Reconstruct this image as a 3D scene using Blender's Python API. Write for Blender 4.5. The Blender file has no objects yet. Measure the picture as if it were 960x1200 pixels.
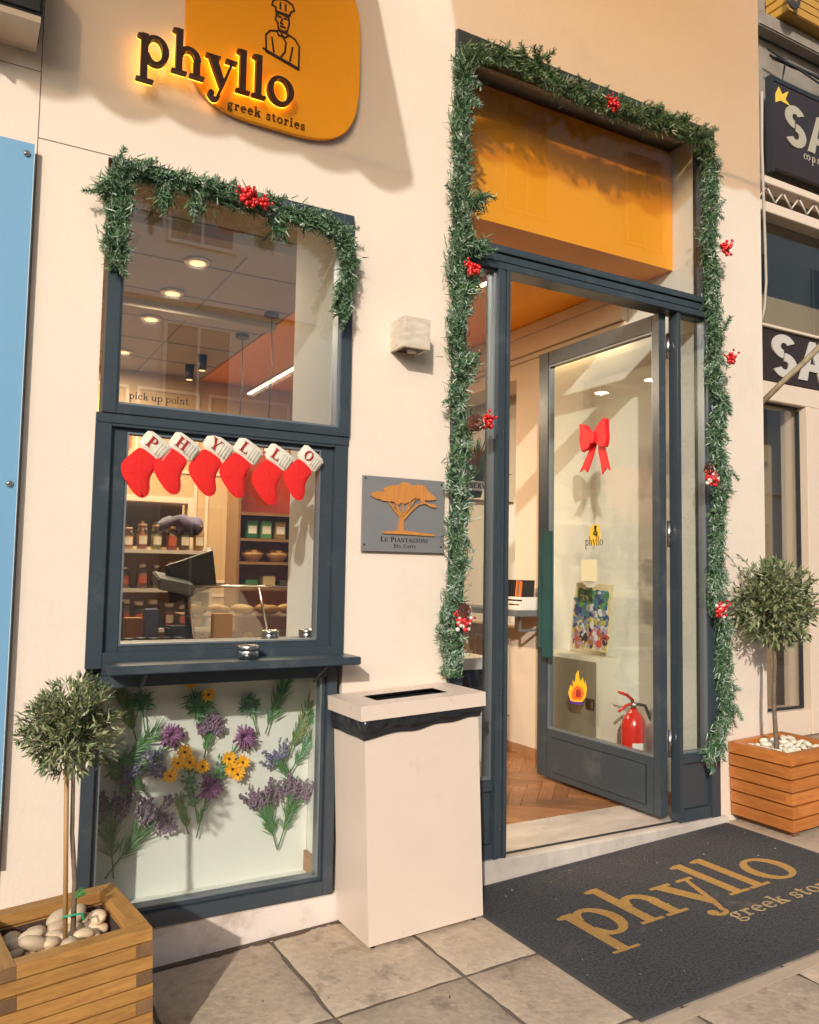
import bpy, bmesh, math, random
from mathutils import Vector, Matrix, noise
R = random.Random(7)
PI = math.pi
SC = bpy.context.scene
COL = SC.collection
rad = math.radians

# ---------------------------------------------------------------- camera
YAW, PITCH, ROLL, FPX = rad(29.2), rad(4.11), rad(0.99), 960.0
CAM = Vector((0, -3.1, 1.45))
_f = Vector((math.sin(YAW), math.cos(YAW), 0)); _r = Vector((math.cos(YAW), -math.sin(YAW), 0)); _u = Vector((0, 0, 1))
_f, _u = _f*math.cos(PITCH)+_u*math.sin(PITCH), _u*math.cos(PITCH)-_f*math.sin(PITCH)
_r, _u = _r*math.cos(ROLL)+_u*math.sin(ROLL), _u*math.cos(ROLL)-_r*math.sin(ROLL)
cd = bpy.data.cameras.new('camera'); cam = bpy.data.objects.new('camera', cd); COL.objects.link(cam)
cd.sensor_fit = 'HORIZONTAL'; cd.sensor_width = 36; cd.lens = 36*FPX/960; cd.clip_start = 0.02; cd.clip_end = 2000
m3 = Matrix((_r, _u, -_f)).transposed()
cam.matrix_world = Matrix.Translation(CAM) @ m3.to_4x4()
SC.camera = cam

# ---------------------------------------------------------------- world, sun, exposure
SUN = Vector((0.545, 0.73, -0.42)).normalized()          # direction the light travels
w = bpy.data.worlds.new('World'); SC.world = w; w.use_nodes = True
nt = w.node_tree; nt.nodes.clear()
sky = nt.nodes.new('ShaderNodeTexSky'); sky.sky_type = 'NISHITA'; sky.sun_disc = False
sky.sun_elevation = math.asin(-SUN.z); sky.sun_rotation = math.atan2(-SUN.x, -SUN.y)
sky.dust_density = 1.6; sky.ozone_density = .8
bg = nt.nodes.new('ShaderNodeBackground'); bg.inputs[1].default_value = 0.15
wo = nt.nodes.new('ShaderNodeOutputWorld')
nt.links.new(sky.outputs[0], bg.inputs[0]); nt.links.new(bg.outputs[0], wo.inputs[0])
sd = bpy.data.lights.new('sun', 'SUN'); sd.energy = 2.0; sd.angle = rad(0.9); sd.color = (1.0, 0.94, 0.86)
so = bpy.data.objects.new('sun', sd); COL.objects.link(so); so.location = (-5, -8, 8)
so.rotation_euler = SUN.to_track_quat('-Z', 'Y').to_euler()
SC.view_settings.view_transform = 'Standard'; SC.view_settings.look = 'None'
SC.view_settings.exposure = 0.66; SC.view_settings.gamma = 1.0; SC.view_settings.use_curve_mapping = False
SC.cycles.max_bounces = 8; SC.cycles.diffuse_bounces = 4; SC.cycles.glossy_bounces = 4
SC.cycles.transparent_max_bounces = 24; SC.cycles.use_denoising = True
SC.cycles.caustics_reflective = False; SC.cycles.caustics_refractive = False
SC.cycles.sample_clamp_indirect = 6

# ---------------------------------------------------------------- measuring helpers (photo measurements -> metres)
def ray(px, py): return _r*(px-480) + _u*(600-py) + _f*FPX
def Y(px, py, y=0.0):
    d = ray(px, py); return CAM + d*((y-CAM.y)/d.y)
def X(px, py, x):
    d = ray(px, py); return CAM + d*((x-CAM.x)/d.x)
def Zp(px, py, z):
    d = ray(px, py); return CAM + d*((z-CAM.z)/d.z)
SL = 0.0435; TILT = -math.atan(SL)
def gz(x): return -0.023 + SL*x

# ---------------------------------------------------------------- materials
def mat(name, col, rough=0.6, metal=0.0, var=0.0, vs=6.0, bump=0.0, bs=60.0, col2=None, stretch=None, rnd=0.0, dirt=None, spec=0.5, trans=0.0, coat=0.0, emit=None, es=0.0, detail=6):
    m = bpy.data.materials.new(name); m.use_nodes = True
    n = m.node_tree.nodes; l = m.node_tree.links; b = n['Principled BSDF']
    b.inputs['Roughness'].default_value = rough; b.inputs['Metallic'].default_value = metal
    b.inputs['Specular IOR Level'].default_value = spec
    if trans: b.inputs['Transmission Weight'].default_value = trans
    if coat: b.inputs['Coat Weight'].default_value = coat; b.inputs['Coat Roughness'].default_value = .15
    tc = n.new('ShaderNodeTexCoord'); mp = n.new('ShaderNodeMapping'); l.new(tc.outputs['Object'], mp.inputs[0])
    if stretch: mp.inputs['Scale'].default_value = stretch
    c = (*col, 1); c2 = (*(col2 if col2 else [v*0.6 for v in col]), 1)
    out = None
    if var or col2:
        nz = n.new('ShaderNodeTexNoise'); nz.inputs['Scale'].default_value = vs; nz.inputs['Detail'].default_value = detail; nz.inputs['Roughness'].default_value = .62
        l.new(mp.outputs[0], nz.inputs['Vector'])
        if rnd:
            oi = n.new('ShaderNodeObjectInfo'); ad = n.new('ShaderNodeVectorMath'); ad.operation = 'ADD'
            ml = n.new('ShaderNodeMath'); ml.operation = 'MULTIPLY'; ml.inputs[1].default_value = 40
            l.new(oi.outputs['Random'], ml.inputs[0]); cb = n.new('ShaderNodeCombineXYZ')
            for i in range(3): l.new(ml.outputs[0], cb.inputs[i])
            l.new(mp.outputs[0], ad.inputs[0]); l.new(cb.outputs[0], ad.inputs[1]); l.new(ad.outputs[0], nz.inputs['Vector'])
        rp = n.new('ShaderNodeValToRGB'); e = rp.color_ramp.elements
        e[0].position = .5-.25; e[1].position = .5+.25
        k = var if var else 1.0
        e[0].color = [c[i]*(1-k)+c2[i]*k for i in range(3)]+[1]; e[1].color = c
        l.new(nz.outputs[0], rp.inputs[0]); out = rp.outputs[0]
    if rnd:
        oi2 = n.new('ShaderNodeObjectInfo'); hs = n.new('ShaderNodeHueSaturation')
        mr = n.new('ShaderNodeMapRange'); mr.inputs[3].default_value = 1-rnd; mr.inputs[4].default_value = 1+rnd
        l.new(oi2.outputs['Random'], mr.inputs[0]); l.new(mr.outputs[0], hs.inputs['Value'])
        if out: l.new(out, hs.inputs['Color'])
        else: hs.inputs['Color'].default_value = c
        out = hs.outputs[0]
    if dirt:   # (colour, scale, threshold, softness, amount): stains of their own shape
        dn = n.new('ShaderNodeTexNoise'); dn.inputs['Scale'].default_value = dirt[1]; dn.inputs['Detail'].default_value = 10; dn.inputs['Roughness'].default_value = .7
        gm = n.new('ShaderNodeNewGeometry'); l.new(gm.outputs['Position'], dn.inputs['Vector'])
        mr = n.new('ShaderNodeMapRange'); mr.inputs[1].default_value = dirt[2]; mr.inputs[2].default_value = dirt[2]+dirt[3]; mr.inputs[4].default_value = dirt[4]
        l.new(dn.outputs[0], mr.inputs[0]); mx = n.new('ShaderNodeMix'); mx.data_type = 'RGBA'
        l.new(mr.outputs[0], mx.inputs[0]); mx.inputs[7].default_value = (*dirt[0], 1)
        if out: l.new(out, mx.inputs[6])
        else: mx.inputs[6].default_value = c
        out = mx.outputs[2]
    if out: l.new(out, b.inputs['Base Color'])
    else: b.inputs['Base Color'].default_value = c
    if bump:
        bn = n.new('ShaderNodeTexNoise'); bn.inputs['Scale'].default_value = bs; bn.inputs['Detail'].default_value = 6
        l.new(mp.outputs[0], bn.inputs['Vector']); bp = n.new('ShaderNodeBump'); bp.inputs['Strength'].default_value = bump; bp.inputs['Distance'].default_value = .004
        l.new(bn.outputs[0], bp.inputs['Height']); l.new(bp.outputs[0], b.inputs['Normal'])
    if emit:
        b.inputs['Emission Color'].default_value = (*emit, 1); b.inputs['Emission Strength'].default_value = es
    return m

def glass_mat(name, tint=(.96, .97, .96), refl=1.6, base=.05):
    m = bpy.data.materials.new(name); m.use_nodes = True
    n = m.node_tree.nodes; l = m.node_tree.links; n.clear()
    o = n.new('ShaderNodeOutputMaterial'); tr = n.new('ShaderNodeBsdfTransparent'); tr.inputs[0].default_value = (*tint, 1)
    gl = n.new('ShaderNodeBsdfGlossy'); gl.inputs['Roughness'].default_value = 0.01
    lw = n.new('ShaderNodeLayerWeight'); lw.inputs[0].default_value = .5
    pw = n.new('ShaderNodeMath'); pw.operation = 'POWER'; pw.inputs[1].default_value = 4
    l.new(lw.outputs['Facing'], pw.inputs[0])
    ma = n.new('ShaderNodeMath'); ma.operation = 'MULTIPLY_ADD'; ma.inputs[1].default_value = refl; ma.inputs[2].default_value = base; ma.use_clamp = True
    l.new(pw.outputs[0], ma.inputs[0]); mx = n.new('ShaderNodeMixShader')
    l.new(ma.outputs[0], mx.inputs[0]); l.new(tr.outputs[0], mx.inputs[1]); l.new(gl.outputs[0], mx.inputs[2]); l.new(mx.outputs[0], o.inputs[0])
    return m

def emis(name, col, s):
    return mat(name, col, emit=col, es=s)

M = {}
M['plaster'] = mat('plaster', (.80, .672, .545), .85, var=.16, vs=2.3, bump=.45, bs=70, dirt=((.56, .45, .35), 2.1, .56, .22, .38), detail=12)
M['plaster_low'] = mat('plaster_low', (.78, .68, .60), .85, var=.2, vs=5, bump=.3, bs=60, dirt=((.30, .20, .12), 3.2, .50, .18, .7))
M['frame'] = mat('painted_metal', (.043, .058, .070), .30, metal=.0, var=.25, vs=14, bump=.04, bs=300, spec=.6, dirt=((.16, .17, .17), 5, .56, .2, .5))
M['frame_edge'] = mat('bare_metal_edge', (.24, .27, .29), .35, metal=.5, var=.2, vs=30)
M['gasket'] = mat('gasket', (.02, .022, .024), .6)
M['handle'] = mat('green_handle', (.02, .075, .075), .35, var=.2, vs=8)
M['glass'] = glass_mat('glass', refl=1.7, base=.12)
M['glass_hazy'] = glass_mat('glass_hazy', refl=1.6, base=.22)
M['glass_clear'] = glass_mat('glass_clear', refl=1.3, base=.035)
M['glass_mid'] = glass_mat('glass_mid', refl=1.5, base=.07)
M['glass_door'] = glass_mat('glass_door', (.96, .975, .955), 1.2, .05)
M['white_wall'] = mat('white_wall', (.76, .75, .68), .7, var=.12, vs=3, bump=.1, bs=80)
M['cream'] = mat('cream_wall', (.66, .54, .41), .7, var=.12, vs=3, bump=.1, bs=80)
M['ochre'] = mat('ochre_wall', (.50, .35, .19), .7, var=.15, vs=3)
M['ceiling'] = mat('ceiling_paint', (.44, .39, .33), .8, var=.1, vs=2)
M['orange'] = mat('orange_paint', (.98, .37, .006), .55, var=.12, vs=2, bump=.05)
M['red_wall'] = mat('red_wall', (.26, .028, .015), .6, var=.2, vs=4)
M['board'] = mat('white_board', (.80, .80, .72), .6, var=.07, vs=4)
M['wood_floor'] = mat('oak_plank', (.42, .20, .085), .38, col2=(.20, .085, .035), vs=9, stretch=(1.2, 9, 1), rnd=.28, bump=.12, bs=30)
M['skirt'] = mat('wood_skirting', (.40, .21, .10), .45, col2=(.28, .13, .06), vs=7, stretch=(1, 1, 6))
M['marble'] = mat('marble', (.70, .62, .53), .35, col2=(.42, .36, .30), vs=3.2, stretch=(1, 2.6, 1), bump=.1, bs=40, dirt=((.25, .16, .10), 7, .55, .2, .45), detail=12)
M['marble_lamp'] = mat('marble_lamp', (.74, .67, .56), .35, col2=(.50, .40, .28), vs=14, stretch=(1, 1, 3), detail=10)
M['slab'] = mat('pavement_slab', (.59, .45, .31), .85, col2=(.38, .295, .21), vs=28, rnd=.10, bump=1.0, bs=45, dirt=((.15, .105, .07), 6.5, .55, .12, .6), detail=14)
M['mortar'] = mat('mortar', (.22, .165, .12), .95, var=.5, vs=20, bump=.8, bs=50)
M['strip'] = mat('pale_strip', (.52, .40, .28), .75, var=.3, vs=10, bump=.3)
M['asphalt'] = mat('asphalt', (.055, .052, .05), .9, var=.3, vs=20, bump=.6, bs=80)
M['earth'] = mat('ground', (.12, .11, .09), .95, var=.4, vs=.4)
M['mat'] = mat('mat_loop', (.095, .092, .088), .95, col2=(.004, .004, .005), vs=105, bump=1.0, bs=150, dirt=((.22, .18, .14), 6, .60, .16, .4), detail=3)
M['mat_edge'] = mat('mat_edge', (.06, .06, .062), .7, var=.3, vs=30)
M['mat_gold'] = mat('mat_gold', (.50, .29, .075), .95, col2=(.33, .17, .04), vs=120, bump=1.0, bs=150, detail=3)
M['mat_cream'] = mat('mat_cream', (.50, .37, .19), .95, col2=(.33, .22, .10), vs=120, bump=1.0, bs=150, detail=3)
M['bin'] = mat('bin_paint', (.74, .60, .485), .42, var=.12, vs=5, bump=.08, bs=20, dirt=((.42, .28, .18), 9, .62, .12, .45), detail=12)
M['bag'] = mat('black_bag', (.018, .018, .022), .28, bump=.5, bs=18, spec=.6)
M['pine_wood'] = mat('pine_wood', (.52, .27, .065), .6, col2=(.30, .13, .035), vs=7, stretch=(1.5, 12, 12), rnd=.16, bump=.25, bs=20, dirt=((.16, .085, .04), 9, .60, .12, .6))
M['pine_orange'] = mat('pine_orange', (.60, .23, .05), .45, col2=(.42, .11, .02), vs=6, stretch=(1.5, 10, 10), rnd=.13, bump=.2, bs=20, coat=.15)
M['end_grain'] = mat('end_grain', (.27, .145, .06), .8, col2=(.12, .06, .03), vs=14, bump=.4, bs=40, rnd=.2)
M['soil'] = mat('soil', (.07, .04, .03), .95, var=.5, vs=30, bump=1, bs=60)
M['pebble'] = mat('pebble', (.74, .54, .31), .55, col2=(.56, .42, .29), vs=9, rnd=.22, bump=.15)
M['white_stone'] = mat('white_stone', (.76, .68, .52), .55, var=.2, vs=20, rnd=.12)
M['bark'] = mat('bark', (.25, .18, .115), .85, col2=(.10, .07, .05), vs=30, bump=.8, bs=50)
M['cane'] = mat('cane', (.44, .24, .09), .5, var=.3, vs=20)
M['olive1'] = mat('olive_leaf', (.20, .235, .10), .42, var=.4, vs=8, spec=.5)
M['olive2'] = mat('olive_leaf_pale', (.40, .41, .22), .45, var=.3, vs=8)
M['olive3'] = mat('olive_leaf_dark', (.045, .07, .026), .45, var=.3, vs=8)
M['ndl1'] = mat('needle', (.125, .225, .105), .55)
M['ndl2'] = mat('needle_frosted', (.42, .50, .40), .6)
M['ndl3'] = mat('needle_dark', (.05, .12, .05), .55)
M['berry'] = mat('berry_red', (.62, .012, .012), .22, spec=.6, coat=.4)
M['cone'] = mat('pinecone', (.16, .06, .035), .7, var=.4, vs=30)
M['frost'] = mat('frost', (.72, .68, .60), .8)
M['felt'] = mat('red_felt', (.74, .016, .014), .95, var=.25, vs=30, bump=.6, bs=220)
M['knit'] = mat('knit_cuff', (.72, .66, .54), .95, var=.15, vs=40, bump=.5, bs=180)
M['letter_red'] = mat('letter_red', (.32, .02, .015), .8)
M['ribbon'] = mat('red_ribbon', (.75, .012, .018), .6, bump=.3, bs=120)
M['steel'] = mat('steel', (.55, .52, .48), .22, metal=1, var=.1, vs=40)
M['brushed'] = mat('brushed_plate', (.36, .35, .345), .42, metal=.55, var=.12, vs=18, stretch=(1, 1, 24))
M['ply'] = mat('orange_ply', (.62, .27, .065), .5, col2=(.46, .17, .035), vs=8, stretch=(14, 1, 1))
M['black'] = mat('black', (.012, .012, .013), .5)
M['ink'] = mat('ink', (.03, .022, .018), .6)
M['sign_face'] = mat('sign_orange', (1.0, .40, .004), .5, var=.08, vs=3)
M['letter_dark'] = mat('letter_dark', (.045, .018, .012), .4)
M['halo'] = emis('halo_led', (1.0, .56, .05), 2.2)
M['blue'] = mat('blue_panel', (.19, .38, .56), .25, var=.10, vs=1.2, coat=.3)
M['blue_edge'] = mat('panel_edge', (.55, .68, .72), .3)
M['lamp_on'] = emis('lamp_warm', (1.0, .72, .35), 9.0)
M['lamp_face'] = emis('lamp_face', (1.0, .66, .30), 1.3)
M['pane_dark'] = mat('dark_interior', (.05, .04, .035), .7)
M['paint_white'] = mat('paint_white', (.74, .70, .64), .5, var=.1, vs=5)
M['shop_frame'] = mat('shop_frame', (.78, .62, .47), .5, var=.08, vs=5)
M['dark_band'] = mat('dark_band', (.035, .022, .018), .4)
M['band_text'] = mat('band_text', (.60, .54, .47), .6)
M['board_text'] = mat('board_text', (.42, .37, .27), .6)
M['concrete'] = mat('concrete', (.34, .29, .24), .9, col2=(.20, .16, .12), vs=5, bump=.5, bs=30, detail=12)
M['shutter'] = mat('yellow_shutter', (.50, .26, .04), .5, var=.2, vs=5)
M['cable'] = mat('cable', (.05, .045, .045), .6)
M['cable_pale'] = mat('cable_pale', (.45, .38, .30), .6)
M['awning'] = None
M['ext_red'] = mat('extinguisher_red', (.66, .02, .012), .25, coat=.5)
M['label_white'] = mat('label_white', (.78, .76, .70), .5)
M['cab'] = mat('cabinet_metal', (.20, .185, .14), .4, var=.08, vs=5)  # door tone darkened in the colour itself for the shade on that face
M['cab_side'] = mat('cabinet_side', (.66, .62, .50), .5)
M['opp_a'] = mat('opposite_plaster', (.72, .66, .57), .85, var=.2, vs=1)
M['opp_b'] = mat('opposite_plaster_grey', (.60, .57, .52), .85, var=.2, vs=1)
M['opp_win'] = mat('opposite_window', (.10, .11, .13), .2)
M['leafgreen'] = mat('stem_green', (.10, .26, .07), .6, var=.3, vs=20)
M['leafblue'] = mat('stem_bluegreen', (.17, .32, .21), .6, var=.3, vs=20)
M['leafolive'] = mat('stem_olive', (.24, .28, .08), .6, var=.3, vs=20)
M['lav'] = mat('lavender_bud', (.27, .18, .26), .7, var=.4, vs=40)
M['lav2'] = mat('violet_bud', (.24, .22, .36), .7, var=.3, vs=40)
M['mag'] = mat('magenta_bud', (.34, .14, .30), .7, var=.4, vs=40)
M['daisy'] = mat('orange_petal', (.98, .46, .01), .6, var=.2, vs=30)
M['daisy_eye'] = mat('flower_eye', (.10, .03, .01), .8)
M['gold_foil'] = mat('gold_sticker', (.78, .50, .05), .4)
M['flame'] = mat('flame_yellow', (.85, .48, .02), .5)
M['flame2'] = mat('flame_orange', (.75, .15, .02), .5)
M['purple'] = mat('purple_print', (.10, .03, .30), .5)
M['counter'] = mat('counter_grey', (.12, .13, .14), .4)
M['counter_wood'] = mat('counter_wood', (.30, .17, .08), .4, col2=(.18, .09, .04), vs=6, stretch=(1, 8, 1))
M['jar'] = glass_mat('jar_glass', (.85, .83, .76), 1.2, .08)

def awn(name, col, t):
    m = mat(name, col, .8, var=.1, vs=3)
    n = m.node_tree.nodes; l = m.node_tree.links; b = n['Principled BSDF']; o = [x for x in n if x.type == 'OUTPUT_MATERIAL'][0]
    tr = n.new('ShaderNodeBsdfTransparent'); tr.inputs[0].default_value = (1, .70, .40, 1)
    mx = n.new('ShaderNodeMixShader'); mx.inputs[0].default_value = t
    l.new(b.outputs[0], mx.inputs[1]); l.new(tr.outputs[0], mx.inputs[2]); l.new(mx.outputs[0], o.inputs[0]); return m
M['awn_dark'] = awn('awning_cloth', (.70, .58, .42), .24)
M['awn_warm'] = awn('awning_mesh_cloth', (.70, .38, .14), .62)

# ---------------------------------------------------------------- object helpers
WLOC = {}
def link(o, parent=None):
    COL.objects.link(o)
    if parent is not None: o.parent = parent
    return o
def thing(name, label, cat, loc=(0, 0, 0), rot=(0, 0, 0), group=None):
    o = bpy.data.objects.new(name, None); COL.objects.link(o); o.empty_display_size = .05
    o.location = loc; o.rotation_euler = rot; o['label'] = label; o['category'] = cat
    if group: o['group'] = group
    WLOC[o.name] = Vector(loc)
    return o
def tag(o, label=None, cat=None, group=None, kind=None):
    if label: o['label'] = label
    if cat: o['category'] = cat
    if group: o['group'] = group
    if kind: o['kind'] = kind
    return o

class B:
    def __init__(s): s.bm = bmesh.new()
    def box(s, x0, x1, y0, y1, z0, z1, mi=0):
        v = [s.bm.verts.new(p) for p in ((x0,y0,z0),(x1,y0,z0),(x1,y1,z0),(x0,y1,z0),(x0,y0,z1),(x1,y0,z1),(x1,y1,z1),(x0,y1,z1))]
        for f in ((3,2,1,0),(4,5,6,7),(0,1,5,4),(1,2,6,5),(2,3,7,6),(3,0,4,7)):
            s.bm.faces.new([v[i] for i in f]).material_index = mi
        return s
    def obox(s, c, ax, ay, az, mi=0):     # centre and three half-axis vectors
        c = Vector(c); v = []
        for k in (-1, 1):
            for i, j in ((-1,-1),(1,-1),(1,1),(-1,1)): v.append(s.bm.verts.new(c+ax*i+ay*j+az*k))
        for f in ((3,2,1,0),(4,5,6,7),(0,1,5,4),(1,2,6,5),(2,3,7,6),(3,0,4,7)):
            s.bm.faces.new([v[i] for i in f]).material_index = mi
        return s
    def tube(s, pts, r, n=8, mi=0, r1=None, caps=True):
        pts = [Vector(p) for p in pts]; rings = []; N = len(pts)
        up = None
        for i, p in enumerate(pts):
            d = (pts[min(i+1, N-1)]-pts[max(i-1, 0)]).normalized()
            if up is None: up = d.orthogonal().normalized()
            a = (up - d*up.dot(d)).normalized(); up = a; b_ = d.cross(a)
            rr = r if r1 is None else r+(r1-r)*i/max(1, N-1)
            rings.append([s.bm.verts.new(p+(a*math.cos(2*PI*k/n)+b_*math.sin(2*PI*k/n))*rr) for k in range(n)])
        for A, C in zip(rings, rings[1:]):
            for k in range(n):
                f = s.bm.faces.new((A[k], A[(k+1) % n], C[(k+1) % n], C[k])); f.material_index = mi; f.smooth = True
        if caps:
            s.bm.faces.new(rings[0][::-1]).material_index = mi; s.bm.faces.new(rings[-1]).material_index = mi
        return s
    def lathe(s, prof, c=(0,0,0), n=20, mi=0, axis='Z'):
        c = Vector(c); rings = []
        for r, z in prof:
            ring = []
            for k in range(n):
                a = 2*PI*k/n
                q = Vector((r*math.cos(a), r*math.sin(a), z))
                if axis == 'Y': q = Vector((q.x, q.z, q.y))
                ring.append(s.bm.verts.new(c+q))
            rings.append(ring)
        for A, C in zip(rings, rings[1:]):
            for k in range(n):
                f = s.bm.faces.new((A[k], A[(k+1) % n], C[(k+1) % n], C[k])); f.material_index = mi; f.smooth = True
        s.bm.faces.new(rings[0][::-1]).material_index = mi; s.bm.faces.new(rings[-1]).material_index = mi
        return s
    def prism(s, poly, y0, y1, mi=0):     # polygon in XZ, extruded along y (y0 = front, smaller)
        a = sum(poly[i][0]*poly[(i+1) % len(poly)][1]-poly[(i+1) % len(poly)][0]*poly[i][1] for i in range(len(poly)))
        if a < 0: poly = poly[::-1]
        F = [s.bm.verts.new((x, y0, z)) for x, z in poly]; K = [s.bm.verts.new((x, y1, z)) for x, z in poly]
        s.bm.faces.new(F).material_index = mi; s.bm.faces.new(K[::-1]).material_index = mi
        n = len(poly)
        for i in range(n): s.bm.faces.new((F[i], K[i], K[(i+1) % n], F[(i+1) % n])).material_index = mi
        return s
    def quad(s, pts, mi=0):
        s.bm.faces.new([s.bm.verts.new(p) for p in pts]).material_index = mi; return s
    def ball(s, c, r, n=2, mi=0, sc=(1,1,1)):
        g = bmesh.ops.create_icosphere(s.bm, subdivisions=n, radius=1, matrix=Matrix.Translation(c) @ Matrix.Diagonal((r*sc[0], r*sc[1], r*sc[2], 1)))
        for v in g['verts']:
            for f in v.link_faces: f.material_index = mi; f.smooth = True
        return s
    def mesh(s, name, mats, bevel=0, fix=True):
        if bevel: bmesh.ops.bevel(s.bm, geom=[e for e in s.bm.edges if len(e.link_faces) == 2 and e.calc_face_angle(0) > .6], offset=bevel, segments=2, affect='EDGES', clamp_overlap=True)
        if fix: bmesh.ops.recalc_face_normals(s.bm, faces=s.bm.faces)
        me = bpy.data.meshes.new(name); s.bm.to_mesh(me); s.bm.free()
        for m in (mats if isinstance(mats, (list, tuple)) else [mats]): me.materials.append(m)
        return me
    def build(s, name, mats, parent=None, bevel=0, local=False, fix=True):
        if parent is not None and not local:
            o_ = parent; off = Vector((0,0,0))
            while o_ is not None: off += o_.location; o_ = o_.parent
            bmesh.ops.translate(s.bm, verts=s.bm.verts, vec=-off)
        return link(bpy.data.objects.new(name, s.mesh(name, mats, bevel, fix)), parent)
def single(b, name, mats, label, cat, loc=(0,0,0), bevel=0, group=None, rot=(0,0,0)):
    """one-mesh thing, world coordinates, origin moved to loc"""
    loc = Vector(loc); bmesh.ops.translate(b.bm, verts=b.bm.verts, vec=-loc)
    o = b.build(name, mats, None, bevel); o.location = loc; o.rotation_euler = rot
    return tag(o, label, cat, group)
def inst(me, name, parent, loc, rot=(0,0,0), sc=(1,1,1)):
    o = bpy.data.objects.new(name, me); COL.objects.link(o); o.parent = parent; o.location = loc; o.rotation_euler = rot; o.scale = sc; return o
ORD = ['first', 'second', 'third', 'fourth', 'fifth', 'sixth', 'seventh', 'eighth', 'ninth', 'tenth', 'eleventh', 'last']
def structure(o): o['kind'] = 'structure'; return o

# ---------------------------------------------------------------- lettering (own letter shapes)
def ring(cx, cy, rx, ry, tx, ty, a0=0, a1=360, n=28):
    full = (a1-a0) >= 359.9; k = max(4, int(n*(a1-a0)/360))
    P = [(rad(a0+(a1-a0)*i/k)) for i in range(k+1)]
    qs = []
    for i in range(k):
        a, b = P[i], P[i+1]
        qs.append([(cx+rx*math.cos(a), cy+ry*math.sin(a)), (cx+rx*math.cos(b), cy+ry*math.sin(b)),
                   (cx+(rx-tx)*math.cos(b), cy+(ry-ty)*math.sin(b)), (cx+(rx-tx)*math.cos(a), cy+(ry-ty)*math.sin(a))])
    return ('ring', qs)
def rc(x0, x1, y0, y1): return [(x0, y0), (x1, y0), (x1, y1), (x0, y1)]
W_ = .225; S_ = .075
def low(ch):
    w, s = W_, S_
    flag = lambda x, y: [(x-.13, y-.10), (x-.13, y-.04), (x+.06, y), (x+.06, y-.16)]
    if ch == 'p': return [rc(.14, .14+w, -.60, 1.0), flag(.14, .99), rc(0, .58, -.66, -.66+s), ring(.62, .5, .46, .53, w, .12, -158, 158)], 1.18
    if ch == 'h': return [rc(.14, .14+w, .04, 1.58), flag(.14, 1.58), rc(0, .53, 0, s), ring(.60, .58, .42, .44, w, .14, 0, 165), rc(.77, .77+w, .04, .60), rc(.63, 1.16, 0, s)], 1.22
    if ch == 'n': return [rc(.14, .14+w, .04, 1.0), flag(.14, 1.0), rc(0, .53, 0, s), ring(.60, .58, .42, .44, w, .14, 0, 165), rc(.77, .77+w, .04, .60), rc(.63, 1.16, 0, s)], 1.22
    if ch == 'u': return [rc(.10, .10+w, .4, 1.0), flag(.10, 1.0), ring(.52, .42, .42, .44, w, .13, 180, 345), rc(.74, .74+w, 0, 1.0), flag(.74, 1.0), rc(.9, 1.12, 0, s)], 1.18
    if ch == 'y': return [[(.08, .96), (.37, .96), (.70, .10), (.58, -.10), (.50, -.02)], [(.90, .96), (.99, .96), (.66, -.02), (.50, -.42), (.40, -.42)], ring(.33, -.38, .21, .24, .10, .11, 200, 350, 40), ring(.20, -.40, .11, .12, .109, .119), rc(-.02, .50, .95-s*.1, 1.0+s*.3), rc(.70, 1.12, .95-s*.1, 1.0+s*.3)], 1.10
    if ch == 'l': return [rc(.14, .14+w, .04, 1.58), flag(.14, 1.58), rc(0, .54, 0, s)], .60
    if ch == 'o': return [ring(.52, .5, .52, .54, w, .10)], 1.10
    if ch == 'c': return [ring(.50, .5, .50, .54, w, .10, 45, 318), ring(.78, .78, .12, .12, .119, .119)], .98
    if ch == 'e': return [ring(.50, .5, .50, .54, w, .10, 0, 318), rc(.2, .92, .50, .60)], 1.02
    if ch == 'r': return [rc(.14, .14+w, .04, 1.0), flag(.14, 1.0), rc(0, .56, 0, s), ring(.62, .62, .30, .40, .12, .18, 60, 175), ring(.74, .83, .13, .13, .129, .129)], .90
    if ch == 'k': return [rc(.14, .14+w, .04, 1.58), flag(.14, 1.58), rc(0, .50, 0, s), [(.36, .42), (.36, .56), (.76, .97), (.92, .97)], [(.48, .62), (.66, .76), (1.06, .04), (.78, .04)], rc(.62, 1.14, 0, s), rc(.60, 1.06, 1-s, 1.0)], 1.16
    if ch == 's': return [ring(.38, .74, .32, .29, .17, .10, 30, 262), ring(.42, .27, .34, .30, .18, .10, -148, 92), rc(.66, .74, .66, .98), rc(.04, .12, .02, .34)], .84
    if ch == 't': return [rc(.18, .18+w, .25, 1.30), rc(0, .66, .92, 1.0), ring(.44, .26, .26, .29, .22, .11, 180, 330)], .74
    if ch == 'i': return [rc(.14, .14+w, .04, 1.0), flag(.14, 1.0), rc(0, .54, 0, s), ring(.26, 1.36, .16, .16, .159, .159)], .60
    if ch == 'g': return [ring(.44, .64, .38, .38, .20, .09), ring(.46, -.22, .46, .27, .13, .10), [(.12, .34), (.24, .28), (.30, .04), (.14, .02), (.06, .12)], rc(.66, .98, .88, 1.02)], 1.02
    if ch == ' ': return [], .5
    return [], .5
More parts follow.
